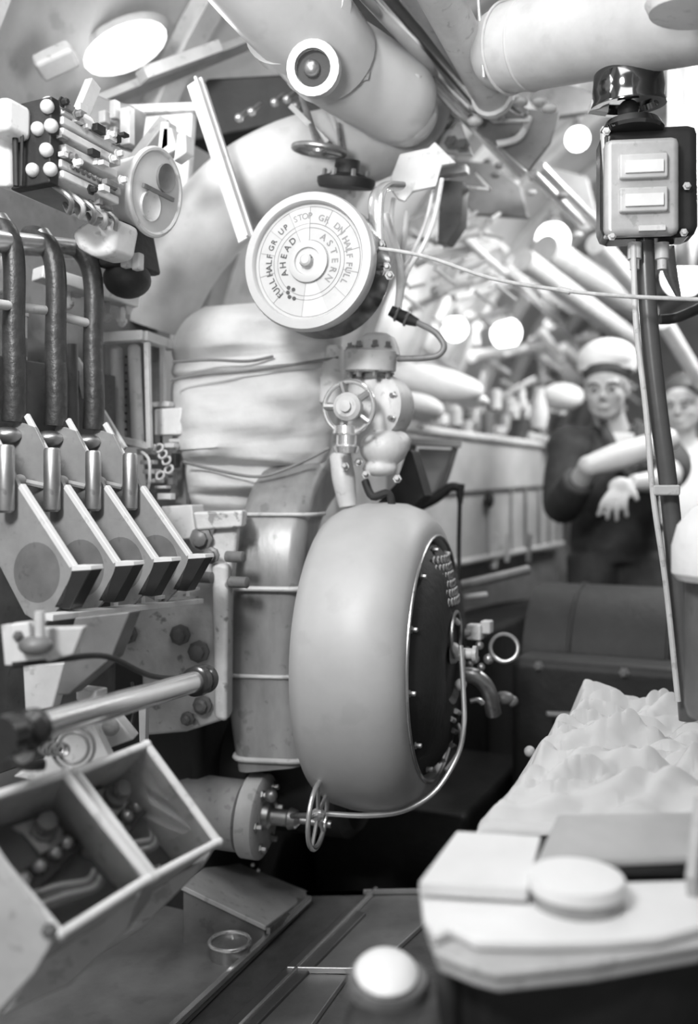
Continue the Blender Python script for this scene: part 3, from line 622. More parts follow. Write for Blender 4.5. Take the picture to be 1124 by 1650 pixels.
m = MB(); m.beam(P(880, 1150, 2.4), P(950, 1152, 2.4), .02, .01); tag(m.build('pale_bar', grey, bev=.003), 'faint bar low on the dark machinery above the linen', 'bar')
# pump below the duct
PX = Vector((.96, -.26, -.04)).normalized()
t = thing('small_pump', 'small pump barrel with flange lying low beneath the duct', 'pump', P(400, 1390, 2.05))
MB().lathe([(.03, -.13), (.07, -.12), (.078, -.1), (.078, .03), (.05, .04)], P(372, 1312, 2.1), PX, 36).build('barrel', grey, t)
MB().lathe([(.078, 0), (.092, .004), (.092, .04), (.084, .045), (.03, .046)], P(398, 1312, 2.08), PX, 40).build('flange', lgrey, t)
MB().lathe([(.03, 0), (.028, .03), (.018, .035), (.018, .07), (.024, .075), (.02, .09), (.008, .1), (.008, .17)], P(415, 1312, 2.06), PX, 20).build('gland', duls, t)
for k in range(6):
    x, y, a = frame(PX); q = k*math.pi/3; MB().bolt(P(398, 1312, 2.08)+PX*.046+(x*math.cos(q)+y*math.sin(q))*.068, PX, .007, .014).build('bolt', duls, t)
MB().ball(P(437, 1282, 2.03), .014).build('grease_nipple', duls, t)
handwheel('pump_handwheel', 'upright thin-rimmed handwheel beneath the duct', P(512, 1313, 1.86), PX, .065, .0052, 5, P(470, 1315, 1.98), steel)
m = MB(); m.prism([PZ(290, 1560, .0), PZ(460, 1560, .0), PZ(520, 1480, 0), PZ(330, 1480, 0)], Z*.02)
# ================================================================ LEFT SWITCHBOARD
S4 = 1.485
t = thing('switch_back_panel', 'dark slate panel behind the row of switch levers', 'panel', PW(100, 1000, -1.32))
MB().prism([H(-1.36, .75, .62), H(-1.36, 1.66, .62), H(-1.36, 1.66, 1.42), H(-1.36, .75, 1.42)], V*-.03).build('slate', mat('slate', .09, .5, var=.3, spots=.3), t, bev=.004)
def lever():
    t = thing('knife_switch', 'knife switch with black taped lever and pale edged blade, farthest of the row', 'switch', PS(290, 960, S4), 'knife switches in a row')
    p = [PS(x, y, S4) for x, y in ((152, 690), (182, 700), (205, 745), (226, 785), (304, 897), (290, 945), (262, 975), (235, 960), (190, 880), (150, 800), (140, 720))]
    MB().prism(p, U*.008).build('blade', mat('blade_paint', .3, .4, .1, var=.15, spots=.2) if 'blade_paint' not in MATS else MATS['blade_paint'], t, bev=.001)
    def strip(a, b, nm, w_=.012):
        a = PS(*a, S4)+U*.006; b = PS(*b, S4)+U*.006
        MB().beam(a, b, .011, w_, U).build(nm, white, t, bev=.002)
    strip((226, 785), (303, 896), 'edge_strip'); strip((166, 682), (202, 745), 'upper_edge_strip', .008)
    MB().lathe([(.05, -.004), (.05, .0), (.001, .002)], PS(252, 903, S4)-U*.0, -U, 30).build('pivot_disc', dgrey, t)
    MB().lathe([(.010, 0), (.014, .004), (.0145, .008), (.0145, .108), (.012, .112)], PS(219, 822, S4)-U*.018, Z, 24).build('spring_barrel', duls, t)
    MB().prism([PS(303, 893, S4), PS(330, 893, S4), PS(331, 899, S4), PS(302, 901, S4)], U*.03).build('tip_cap', white, t, bev=.001)
    MB().prism([PS(304, 901, S4), PS(330, 899, S4), PS(300, 953, S4), PS(276, 951, S4)], U*.03).build('contact_block', black, t, bev=.002)
    MB().ball(PS(178, 778, S4)-U*.03, .012).tube([PS(178, 778, S4)-U*.03, PS(195, 785, S4)], .006, 8).build('adjusting_knob', lgrey, t)
    MB().tube([PS(104, 398, S4), PS(124, 402, S4), PS(143, 425, S4), PS(151, 470, S4), PS(150, 560, S4), PS(152, 640, S4), PS(150, 692, S4)], [.014, .018, .020, .020, .0195, .0205, .021, .021], 18, 6).build('lever_handle', rubber, t)
    MB().ball(PS(146, 712, S4)-U*.01, .026, (1.1, 1, .6)).build('hinge_nut', duls, t)
    MB().tube([PS(129, 398, S4), PS(146, 425, S4), PS(152, 455, S4)], .0155, 14, 5).build('handle_bend', duls, t)
    return t
k4 = lever()
for k, l_ in ((1, 'knife switch with black taped lever and pale edged blade, second farthest of the row'), (2, 'knife switch with black taped lever and pale edged blade, second nearest of the row'), (3, 'knife switch nearest the left edge, its dark pivot disc showing')):
    dup(k4, -U*.107*k, l_)
pipe('lever_rail', 'polished rail joining the tops of the black levers', [PS(-90, 380, 1.1), PS(118, 402, 1.485)], .021, steel)
for i, (a, b) in enumerate((((-20, 488, 1.20), (72, 500, 1.36)), ((88, 507, 1.38), (146, 522, 1.48)))):
    pipe('guide_bar', ('pale round bar crossing behind the levers at the left edge', 'pale round bar between the two farthest black levers')[i], [PS(*a), PS(*b)], .009, white)
t = thing('terminal_shelf', 'white slatted shelf running behind the black levers towards the trunk', 'shelf', PS(150, 480, 1.62))
for a, b in (((60, 440, 1.50), (215, 488, 1.72)),): MB().beam(PS(*a), PS(*b), .05, .028, Z).build('slat', white, t, bev=.003)
MB().beam(PS(90, 466, 1.56), PS(128, 478, 1.62), .02, .006, Z).build('thin_slat', white, t)
for i, (x, y, s) in enumerate(((95, 490, 1.58), (110, 492, 1.58), (165, 498, 1.66), (172, 512, 1.66), (196, 520, 1.68), (205, 500, 1.7), (155, 505, 1.62))):
    m = MB(); m.bolt(PS(x, y, s), Z, .008, .03); m.ball(PS(x, y, s), .01); tag(m.build('terminal_stud', cream), ('leftmost stud', 'second stud from the left', 'lower middle stud', 'middle stud', 'lowest stud on the right', 'rightmost upper stud', 'stud left of the middle')[i]+' under the white slatted shelf', 'stud', 'terminal studs under the slats')
# pale tube tag at the left edge and the arrow-like web plates
t = thing('fuse_tube', 'pale upright tube with a dark band behind the nearest black lever', 'fuse', PS(27, 605, 1.45))
MB().tube([PS(27, 505, 1.45), PS(27, 605, 1.45)], .021, 18).build('tube', cream, t); MB().tube([PS(27, 545, 1.45), PS(27, 575, 1.45)], .0213, 18).build('band', dgrey, t)
MB().lathe([(.024, 0), (.024, .02), (.02, .024)], PS(27, 510, 1.45), Z, 18).build('cap', white, t)
MB().tube([PS(27, 607, 1.45), PS(27, 690, 1.45)], .025, 18).build('lower_socket', dgrey, t)
m = MB(); m.tube([PS(117, 555, 1.50), PS(119, 700, 1.50)], .011, 12); tag(m.build('dark_rod', dgrey), 'slim dark upright rod between the two farthest levers', 'rod')
for i, (a, l_) in enumerate((((160, 665, 1.56), 'white slanted web plate beside the resistor tubes'), ((118, 580, 1.54), 'white slanted web plate between the two farthest levers'))):
    x, y, s = a; m = MB(); m.prism([PS(x, y, s), PS(x+6, y-5, s), PS(x+42, y+55, s), PS(x+36, y+62, s), PS(x+14, y+62, s)], U*.008); tag(m.build('web_plate', white, bev=.001), l_, 'plate')
# resistor rack
t = thing('resistor_rack', 'pale metal rack holding two upright resistor tubes', 'rack', PS(230, 720, 1.68))
MB().beam(PS(150, 546, 1.66), PS(232, 541, 1.70), .03, .022, Z).build('top_bar', white, t, bev=.002)
MB().beam(PS(228, 541, 1.70), PS(276, 558, 1.85), .03, .022, Z).build('side_bar', white, t, bev=.002)
for a, b, w_ in (((237, 552, 1.70), (241, 722, 1.70), .011), ((262, 558, 1.80), (263, 660, 1.80), .011), ((160, 552, 1.66), (165, 700, 1.66), .008)): MB().beam(PS(*a), PS(*b), w_, .012, V).build('post', cream, t, bev=.001)
MB().beam(PS(180, 705, 1.66), PS(250, 722, 1.72), .016, .016, Z).build('lower_bar', cream, t, bev=.002)
MB().prism([PS(168, 550, 1.76), PS(258, 550, 1.80), PS(258, 720, 1.80), PS(170, 720, 1.76)], U*.01).build('back_sheet', dgrey, t)
for i, (a, b) in enumerate((((187, 565, 1.69), (194, 715, 1.69)), ((216, 562, 1.71), (222, 715, 1.71)))):
    MB().tube([PS(*a), PS(*b)], .0145, 20).build('resistor_tube', lgrey, t)
    MB().ball(PS(*a), .0145, (1, 1, .7)).build('tube_end', lgrey, t)
for i in range(11): MB().ball(PS(203, 575+13*i, 1.685), .0032).build('bead', dark, t)
# white box, coils and small mechanism
m = MB(); m.box(PS(276, 680, 1.78), (.075, .03, .062), (V, U, Z)); bx1 = thing('white_box', 'plain white box on the corner of the resistor rack', 'box', PS(276, 706, 1.78)); m.build('body', white, bx1, bev=.004)
MB().box(PS(262, 652, 1.79), (.05, .02, .012)).build('lug', cream, bx1, bev=.002); MB().box(PS(285, 710, 1.78), (.03, .02, .008)).build('foot', lgrey, bx1)
t = thing('small_mechanism', 'jumble of small pale clips, coils and dark gaps between the two white boxes', 'mechanism', PS(275, 820, 1.74))
MB().prism([PS(228, 715, 1.80), PS(295, 722, 1.80), PS(300, 820, 1.80), PS(240, 820, 1.80)], U*.02).build('back', dgrey, t)
for (x, y, w_, h_, m_) in ((236, 728, 38, 12, cream), (240, 745, 34, 9, white), (245, 760, 36, 10, cream), (250, 775, 34, 9, lgrey), (268, 800, 34, 13, white), (276, 718, 24, 10, cream), (278, 770, 12, 30, dgrey), (283, 742, 12, 30, dark), (262, 785, 30, 6, cream)):
    MB().box(PS(x, y, 1.75), (W(w_, 1.66), .02, W(h_, 1.66))).build('clip', m_, t, bev=.002)
for (x, y) in ((256, 722), (262, 732), (268, 742), (272, 756), (258, 766)): MB().torus(PS(x, y, 1.73), (-.4, -1, .5), .010, .0028, 18, 6).build('coil_turn', cream, t)
MB().tube([PS(228, 728, 1.7), PS(240, 742, 1.7), PS(240, 780, 1.7), PS(232, 800, 1.7)], .0035, 8, 5).build('pale_lead', white, t)
m = MB(); m.prism([PS(258, 816, 1.72), PS(308, 813, 1.72), PS(314, 860, 1.72), PS(308, 868, 1.72), PS(290, 870, 1.72), PS(262, 835, 1.72)], U*.05); tag(m.build('white_case', white, bev=.004), 'small white case behind the farthest blade', 'box')
# lower rail of the switches
t = thing('contact_rail', 'pale rail with small teeth running under the black contact blocks', 'rail', PS(200, 1000, 1.35))
MB().beam(PS(70, 995, 1.10), PS(316, 968, 1.62), .034, .010, Z).build('rail', white, t, bev=.001)
for (x, s, y, h) in ((184, 1.33, 976, 12), (228, 1.42, 965, 32), (255, 1.48, 960, 24), (280, 1.53, 956, 14), (300, 1.57, 955, 14)): MB().box(PS(x, y, s), (.008, .012, W(h, 1.5))).build('tooth', white, t)
MB().beam(PS(255, 963, 1.47), PS(318, 948, 1.62), .012, .006, Z).build('tooth_bar', cream, t)
m = MB(); m.prism([PS(148, 990, 1.24), PS(206, 985, 1.24), PS(214, 935, 1.24), PS(205, 930, 1.24)], U*.01)
# bolted cast panel and frames below
t = thing('cast_panel', 'pale pitted cast panel with bolts between the switches and the duct', 'panel', P(300, 1180, 1.95))
MB().prism([P(x, y, 1.98) for x, y in ((180, 990), (330, 900), (345, 850), (385, 840), (372, 960), (370, 1158), (300, 1180), (232, 1186), (228, 1085), (180, 1065))], (0, .05, 0)).build('casting', cast, t, bev=.008)
MB().prism([P(x, y, 1.94) for x, y in ((340, 905), (368, 910), (366, 1165), (345, 1160))], (0, .05, 0)).build('vertical_rib', cast, t, bev=.01)
MB().prism([P(x, y, 1.96) for x, y in ((310, 825), (392, 822), (390, 850), (316, 855))], (0, .08, 0)).build('top_ledge', cast, t, bev=.006)
for (x, y, r) in ((324, 868, .017), (290, 1023, .015), (320, 1050, .016), (206, 1022, .014), (326, 1136, .014), (340, 895, .012), (302, 1158, .01)):
    MB().lathe([(r*1.5, -.004), (r*1.5, .004), (r, .006), (r, .016), (r*.6, .02)], P(x, y, 1.972 if x < 335 else 1.94), (-.2, -1, 0), 8).build('bolt', dgrey, t)
for (x, y) in ((372, 897), (378, 938), (322, 930)): MB().lathe([(.012, -.01), (.012, .03), (.007, .032)], P(x, y, 1.95), (.9, -.4, 0), 12).build('stud', dgrey, t)
t = thing('terminal_bracket', 'white edged bracket plate at the left edge under the rail', 'bracket', P(50, 1075, 1.3))
MB().prism([P(x, y, 1.3) for x, y in ((14, 1006), (48, 1002), (60, 1012), (136, 1010), (118, 1055), (80, 1066), (20, 1072))], (0, .02, 0)).build('plate', lgrey, t, bev=.003)
MB().beam(P(16, 1006, 1.29), P(22, 1070, 1.29), .012, .02, V).build('edge', white, t); MB().prism([P(x, y, 1.28) for x, y in ((16, 1006), (46, 1003), (50, 1040), (74, 1062), (22, 1068))], (0, .015, 0)).build('corner_plate', white, t, bev=.002)
MB().ball(P(58, 1040, 1.27), .02, (1.2, 1, .7)).build('wing_nut', dgrey, t); MB().bolt(P(30, 1025, 1.28), (0, -1, 0), .005, .008).build('screw', dgrey, t); MB().tube([P(64, 985, 1.27), P(64, 1030, 1.27)], .007, 12).build('stud', cream, t)
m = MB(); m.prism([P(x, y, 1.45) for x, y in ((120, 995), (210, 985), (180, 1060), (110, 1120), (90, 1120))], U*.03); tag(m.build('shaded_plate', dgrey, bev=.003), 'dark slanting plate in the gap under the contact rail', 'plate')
m = MB(); m.prism([P(x, y, 1.5) for x, y in ((36, 1072), (104, 1068), (84, 1140), (40, 1150))], U*.02); tag(m.build('pale_plate', cream, bev=.003), 'pale upright plate just above the polished grab rail', 'plate')
m = MB(); m.tube([P(20, 1072, 1.28), P(100, 1062, 1.32), P(172, 1058, 1.4), (P(240, 1088, 1.5)), P(290, 1092, 1.62), P(315, 1080, 1.75)], .0045, 10, 6); tag(m.build('dark_cable', dark), 'dark cable sagging under the contact rail to the cast panel', 'cable')
m = MB(); m.tube([P(212, 1100, 1.6), P(216, 1140, 1.58), P(208, 1180, 1.56)], .004, 8, 5); tag(m.build('dark_cable', dark), 'short dark cable hanging behind the polished grab rail', 'cable')
# polished grab rail
t = thing('grab_rail', 'thick polished steel bar with black ends crossing at lower left', 'rail', P(180, 1160, 1.3))
a_, b_ = P(60, 1172, 1.16), P(312, 1099, 1.62); MB().tube([a_, b_], .0185, 32).build('bar', chrome, t)
d_ = (b_-a_).normalized()
MB().lathe([(.02, 0), (.026, .003), (.027, .02), (.023, .024), (.026, .03), (.026, .05), (.018, .055)], b_, d_, 28).build('end_socket', black, t)
MB().lathe([(.02, 0), (.025, .005), (.026, .02), (.018, .03), (.02, .05), (.026, .055), (.026, .08)], a_, -d_, 28).build('end_fitting', black, t)
MB().ball(P(20, 1182, 1.12), .02).build('ball_end', black, t)
m = MB(); m.ball(P(38, 1215, 1.15), .0115); q = tag(m.build('ball_fitting', white), 'bright white ball at the left edge under the polished bar', 'fitting')
m = MB(); m.tube([P(20, 1200, 1.2), P(35, 1230, 1.2), P(70, 1232, 1.22)], .008, 10, 4); tag(m.build('black_loop', black), 'black loop of cable beneath the bright white ball', 'cable')
t = thing('gauge_plate', 'pale plate with small springs and rings behind the glass-fronted boxes', 'plate', P(140, 1230, 1.35))
MB().prism([P(x, y, 1.42) for x, y in ((20, 1252), (66, 1228), (100, 1180), (150, 1168), (178, 1225), (150, 1240), (70, 1262))], (0, .03, 0)).build('plate', cream, t, bev=.003)
for r in (.030, .022): MB().torus(P(118, 1205, 1.34), (0, -1, .1), r, .0028, 28, 6).build('ring', dgrey, t)
for k in range(6): MB().torus(P(72+6*k, 1205+3*(k % 2), 1.335), (.6, -1, 0), .008, .0022, 14, 5).build('spring_turn', duls, t)
t = thing('clip_block', 'small white clip block above the far glass-fronted box', 'block', P(190, 1205, 1.5))
MB().prism([P(x, y, 1.5) for x, y in ((150, 1160), (182, 1150), (216, 1192), (176, 1206))], (0, .04, 0)).build('block', white, t, bev=.003)
MB().ball(P(178, 1172, 1.48), .014).build('round_nut', lgrey, t); MB().box(P(148, 1118, 1.5), (.04, .03, .02)).build('upper_block', white, t, bev=.003)
m = MB(); m.prism([P(222, 1110, 1.7), P(236, 1110, 1.7), P(234, 1200, 1.7), P(224, 1196, 1.7)], (0, .03, 0)); tag(m.build('upright_bar', cream, bev=.002), 'pale upright bar behind the far glass-fronted box', 'bar')

# ---- glass fronted boxes
def gbox(name, label, q, depth, stud, d0):
    """q: four front corners (top-left, top-right, bottom-right, bottom-left)"""
    q = [Vector(p) for p in q]; c = sum(q, Vector())/4; nrm = (q[1]-q[0]).cross(q[3]-q[0]).normalized()
    if nrm.dot(Vector((0, 0, CZ))-c) < 0: nrm = -nrm
    t = thing(name, label, 'box', c-nrm*depth, 'glass-fronted boxes')
    b = [p-nrm*depth for p in q]
    for i in range(4):
        j = (i+1) % 4; ins = lambda p: p+(c-p).normalized()*.006
        MB().add([q[i], q[j], b[j], b[i], ins(q[i]), ins(q[j]), ins(b[j]), ins(b[i])], [(0, 1, 2, 3), (7, 6, 5, 4), (0, 4, 5, 1), (3, 2, 6, 7), (1, 5, 6, 2), (0, 3, 7, 4)]).build('side_panel', cream, t)
    MB().prism(b, -nrm*.005).build('back_panel', mat('box_interior', .12, .6, var=.25) if 'box_interior' not in MATS else MATS['box_interior'], t)
    fr = MB()
    for i in range(4): fr.tube([q[i], q[(i+1) % 4]], .0062, 12)
    for i in range(4): fr.ball(q[i], .0075)
    fr.build('frame', white, t)
    gl = [p+(c-p).normalized()*.006-nrm*.004 for p in q]
    MB().prism(gl, nrm*.002).build('glass_front', glass, t)
    ex_ = (q[1]-q[0]); ey_ = (q[3]-q[0])
    def IN(u_, v_, h): return q[0]+ex_*u_+ey_*v_-nrm*depth+nrm*h
    MB().prism([IN(.55, .06, .004), IN(.92, .06, .004), IN(.92, .34, .004), IN(.55, .34, .004)], nrm*.006).build('switch_plate', lgrey, t, bev=.002)
    MB().lathe([(.018, 0), (.018, .012), (.010, .014), (.010, .03), (.014, .032), (.012, .04)], IN(.74, .18, .01), nrm, 18).build('snap_switch', dgrey, t)
    MB().beam(IN(.08, .56, .012), IN(.95, .34, .012), .03, .02, nrm).build('stud_block', dark, t, bev=.003)
    for k in range(4): MB().ball(IN(.22+.2*k, .50-.05*k, .03), .0095).build('stud_nut', duls, t)
    for k in range(4): MB().tube([IN(.12, .60+.04*k, .02), IN(.4, .62+.04*k, .035), IN(.7, .66+.03*k, .03), IN(.85, .60+.03*k, .02)], .0028, 8, 5).build('wire', dgrey if k % 2 else lgrey, t)
    return t
gbox('switch_box', 'glass-fronted white box in the lower left corner, nearer one', [P(-70, 1302, 1.12), P(104, 1247, 1.2), P(240, 1415, 1.18), P(97, 1506, 1.08)], .10, 0, 0)
gbox('switch_box', 'glass-fronted white box just left of the grey locker top, farther one', [P(122, 1245, 1.25), P(236, 1200, 1.36), P(351, 1357, 1.34), P(248, 1412, 1.22)], .10, 0, 0)
m = MB(); m.prism([P(x, y, 1.06) for x, y in ((-60, 1290), (0, 1368), (95, 1510), (60, 1570), (-60, 1700))], (-.04, .06, -.01)); 
t = thing('side_plate', 'smooth pale plate filling the lower left corner below the nearer glass-fronted box', 'plate', P(20, 1620, 1.08)); m.build('sheet', cream, t, bev=.006)
MB().bolt(P(80, 1500, 1.05), (.2, -1, .1), .006, .008).build('screw', dgrey, t)
t = thing('box_stand', 'pale tapering stand under the two glass-fronted boxes', 'stand', P(200, 1560, 1.3))
MB().prism([P(x, y, 1.22) for x, y in ((90, 1515), (225, 1440), (205, 1500), (110, 1590), (0, 1640))], (.01, .1, 0)).build('near_web', lgrey, t, bev=.004)
MB().prism([P(x, y, 1.36) for x, y in ((232, 1438), (330, 1385), (325, 1400), (245, 1480), (205, 1490))], (.01, .1, 0)).build('far_web', cream, t, bev=.004)
MB().prism([P(x, y, 1.4) for x, y in ((150, 1535), (255, 1470), (240, 1490), (130, 1560))], (0, .08, -.01)).build('foot_plate', lgrey, t, bev=.003)
# grey locker with ring
t = thing('grey_locker', 'low grey flat-topped locker on the floor behind the glass ring', 'locker', P(400, 1530, 2.2))
lt = [P(290, 1425, 1.95), P(355, 1378, 2.25), P(502, 1438, 2.25), P(428, 1492, 1.95)]
MB().prism(lt, -Z*.012).build('lid', lgrey, t, bev=.003)
MB().prism([p+(sum(lt, Vector())/4-p)*.04-Z*.012 for p in lt], -Z*.16).build('body', dgrey, t, bev=.003)
MB().beam(P(432, 1500, 1.94), P(505, 1446, 2.24), .008, .012, Z).build('side_bead', duls, t)
m = MB(); m.torus(P(370, 1517, 1.9), Z, .04, .0045, 40, 10); m.lathe([(.036, 0), (.036, .002), (.001, .002)], P(370, 1517, 1.9)-Z*.006, Z, 30)
t = thing('glass_ring', 'bright round ring standing on the floor plate before the locker', 'ring', P(370, 1545, 1.9))
MB().torus(P(370, 1517, 1.9), Z, .041, .0042, 44, 10).build('rim', chrome, t); MB().lathe([(.038, -.05), (.04, -.03), (.04, -.004), (.036, -.002), (.001, -.002)], P(370, 1517, 1.9), Z, 36).build('cup', duls, t)
for (x, y) in ((407, 1393), (416, 1402)):
    m = MB(); m.ball(P(x, y, 2.2), .006); tag(m.build('hinge_pin', chrome), ('back' if x < 410 else 'front')+' one of two tiny bright pins at the grey locker lid', 'pin', 'pins on the locker')
# upper left contactor and horn
cx_ = (P(165, 290, 1.78)-P(55, 235, 1.62)).normalized(); cz_ = (Z-cx_*cx_.dot(Z)).normalized(); cy_ = cz_.cross(cx_); CA = (cx_, cy_, cz_); CC = P(112, 262, 1.7)
t = thing('contactor', 'ribbed pale switch gear block in the upper left with dark end', 'switch gear', CC-Z*.1)
def CP(a, b, h): return CC+cx_*a+cy_*b+cz_*h
MB().box(CP(.0, .03, 0), (.15, .08, .13), CA).build('core', dgrey, t, bev=.004)
for h, w_, m_ in ((.062, .15, white), (.042, .155, cream), (.022, .155, white), (-.004, .14, cream), (-.034, .16, cream), (-.052, .15, white)):
    MB().box(CP(.005, .0, h), (w_, .1, .015), CA).build('plate', m_, t, bev=.003)
MB().tube([CP(-.06, 0, .075), CP(.04, 0, .08)], .022, 20).build('barrel_cover', white, t)
for k in range(9): MB().bolt(CP(-.05+.014*k, -.052, -.034), -cy_, .0035, .006).build('rivet', dgrey, t)
MB().box(CP(-.085, .0, .0), (.022, .09, .15), CA).build('end_plate', dark, t, bev=.003)
for (b, h) in ((-.02, .055), (.0, .02), (-.03, .02), (-.02, -.02), (.01, -.05), (-.03, -.055)): MB().ball(CP(-.10, b-.02, h), .012).build('end_nut', cream, t)
for k in range(5): MB().tube([CP(-.06+.03*k, -.02, -.065), CP(-.05+.03*k, -.05, -.09), CP(-.03+.03*k, -.03, -.105), CP(-.01+.03*k, 0, -.08)], .005, 8, 5).build('lead_loop', lgrey if k % 2 else duls, t)
random.seed(3)
for k in range(26):
    a, b, h = random.uniform(-.09, .08), -.06+random.uniform(-.012, .01), random.uniform(-.085, .07)
    q_ = MB()
    if k % 3: q_.box(CP(a, b, h), (random.uniform(.008, .03), .012, random.uniform(.005, .014)), CA)
    else: q_.bolt(CP(a, b, h), -cy_, .006, .012)
    q_.build('clip' if k % 3 else 'bolt', (white, dgrey, cream, dark)[k % 4], t)
m = MB(); m.box(P(15, 195, 1.6), (.06, .05, .06), CA); tag(m.build('bright_cover', white, bev=.012), 'bright white cover cut by the left edge above the switch gear', 'cover')
m = MB(); m.prism([P(-10, 200, 1.62), P(18, 205, 1.62), P(16, 300, 1.62), P(-10, 300, 1.62)], U*.03); tag(m.build('left_terminal', cream, bev=.006), 'pale terminal piece at the left edge beside the switch gear', 'terminal')
m = MB(); m.tube([P(24, 195, 1.6), P(26, 300, 1.6)], .005, 10); m.tube([P(36, 195, 1.6), P(34, 300, 1.6)], .003, 8); tag(m.build('dark_rods', dark), 'thin dark upright rods at the left end of the switch gear', 'rod')
t = thing('loudspeaker_horn', 'pale flared horn with an oval latticed face right of the switch gear', 'loudspeaker', P(240, 380, 1.9))
hn = Vector((.90, -.40, -.18)).normalized(); hc = P(246, 310, 1.86)
MB().lathe([(.03, -.13), (.045, -.125), (.055, -.10), (.062, -.06), (.072, -.02), (.086, 0), (.088, .006), (.08, .008)], hc, hn, 44).build('horn', mat('horn_paint', .64, .4, var=.06), t)
MB().torus(hc+hn*.006, hn, .082, .006, 44, 8).build('rim', cream, t)
MB().lathe([(.078, .0), (.06, .006), (.001, .008)], hc, hn, 36).build('face', grey, t)
hx, hy, ha = frame(hn)
for (a, b, r) in ((.02, .035, .028), (-.015, -.03, .03)): MB().lathe([(r, 0), (r, .008), (r*.7, .004)], hc+hx*a+hy*b+hn*.006, hn, 24).build('face_window', cream if b < 0 else dgrey, t)
MB().beam(hc+hx*-.05+hn*.014, hc+hx*.05+hn*.014, .008, .006, hn).build('face_bar', dgrey, t)
HP = iter(('left pale stepped piece', 'bright slanting right piece', 'grey leftmost back piece'))
for (a, b, c2, d2, m_) in ((262, 205, 285, 240, cream), (285, 215, 300, 245, white), (258, 195, 272, 235, lgrey)):
    m = MB(); m.prism([P(a, b, 2.0), P(a+14, b, 2.0), P(c2, d2, 2.0), P(a-6, d2+15, 2.0)], U*.03); tag(m.build('hinge_piece', m_, bev=.003), next(HP)+' on top of the horn mount', 'fitting', 'pieces on the horn mount')
m = MB(); m.beam(P(190, 300, 2.05), P(270, 195, 2.05), .03, .03, V); tag(m.build('horn_arm', grey, bev=.003), 'grey arm rising behind the horn', 'arm')
m = MB(); m.prism([P(150, 150, 2.1), P(175, 160, 2.1), P(215, 170, 2.1), P(205, 240, 2.1), P(190, 235, 2.1), P(135, 215, 2.1)], U*.05)
t = thing('relay_frame', 'small grey relay frame hanging above the switch gear', 'relay', P(170, 240, 2.1)); m.build('frame', dgrey, t, bev=.004)
for (x, y, w_, h_, m_) in ((205, 205, 20, 60, cream), (168, 190, 14, 20, lgrey), (185, 178, 12, 30, lgrey), (160, 212, 20, 12, cream), (185, 215, 12, 18, duls)): MB().box(P(x, y, 2.06), (W(w_, 2.06), .02, W(h_, 2.06))).build('relay_part', m_, t, bev=.003)
m = MB(); m.prism([P(x, y, 1.75) for x, y in ((112, 372), (148, 345), (190, 352), (180, 408), (150, 415), (120, 400))], U*.07); tag(m.build('canvas_pouch', cream, bev=.012), 'pale folded pouch under the switch gear beside the rail end', 'pouch')
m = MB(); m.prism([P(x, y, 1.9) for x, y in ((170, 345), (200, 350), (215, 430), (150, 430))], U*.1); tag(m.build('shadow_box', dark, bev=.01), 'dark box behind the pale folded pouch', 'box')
for (x, y) in ((204, 418), (222, 422)):
    m = MB(); m.box(P(x, y, 1.88), (.018, .02, .035), CA); tag(m.build('hanging_tag', cream, bev=.004), ('left' if x < 210 else 'right')+' one of two small pale tags hanging under the horn', 'tag', 'tags under the horn')
m = MB(); m.ball(P(205, 450, 1.95), .05, (1, 1, .8)); tag(m.build('dark_bulb', dark), 'dark rounded fitting under the pale tags', 'fitting')
m = MB(); m.prism([PW(0, 300, -1.5), PW(300, 420, -1.5), PW(270, 560, -1.5), PW(-20, 700, -1.5)], V*-.03); tag(m.build('rear_panel', dgrey), 'dark panel behind the levers and the switch gear', 'panel')
m = MB(); m.prism([P(-10, 410, 1.75), P(28, 415, 1.75), P(32, 440, 1.75), P(15, 468, 1.75), P(-10, 475, 1.75)], U*.02); tag(m.build('pale_cover', cream, bev=.006), 'pale cover at the left edge below the polished lever rail', 'cover')
# ================================================================ BACKGROUND, RIGHT OF THE TELEGRAPH
t = thing('side_screen', 'long light grey screen with vertical seams receding to the sailor', 'screen', P(780, 910, 3.6))
sq = [P(640, 700, 2.9), P(905, 716, 4.1), P(905, 780, 4.1), P(640, 800, 2.9)]; MB().prism(sq, V*-.04).build('upper_panel', gboard, t, bev=.005)
sq2 = [P(640, 803, 2.9), P(905, 782, 4.1), P(905, 876, 4.1), P(640, 925, 2.9)]; MB().prism(sq2, V*-.04).build('lower_panel', gboard, t, bev=.005)
MB().tube([P(640, 925, 2.88), P(905, 876, 4.08)], .012, 10).build('lower_piping', lgrey, t)
MB().tube([P(640, 801, 2.88), P(905, 781, 4.08)], .005, 8).build('seam', dgrey, t)
MB().tube([P(640, 688, 2.9), P(905, 722, 4.1)], .016, 12).build('top_rail', cream, t)
for f_ in (.45, .6, .7, .8, .88, .95):
    MB().tube([sq2[0].lerp(sq2[1], f_)+V*.01-U*.0, sq2[3].lerp(sq2[2], f_)+V*.01], .006, 8).build('stanchion', grey, t)
MB().ball(P(788, 805, 3.4), .022, (.8, 1, 1.4)).build('latch', dark, t)
m = MB(); m.prism([P(640, 905, 3.0), P(900, 885, 4.15), P(900, 960, 4.15), P(640, 990, 3.0)], V*-.06); tag(m.build('dark_trough', dgrey), 'dark trough below the long grey screen', 'trough')
for i, x in enumerate((797, 818, 853)):
    m = MB(); m.tube([P(x, 860, 3.5), P(x-2, 905 if i else 915, 3.5)], .014 if i == 0 else .009, 10); tag(m.build('stanchion_post', lgrey), ('thick pale post crossing the foot of the grey screen', 'middle pale post at the foot of the grey screen', 'pale post nearest the sailor at the foot of the grey screen')[i], 'post')
t = thing('thin_standard', 'thin dark upright rod with a bracket head in front of the grey screen', 'rod', P(740, 1000, 2.5))
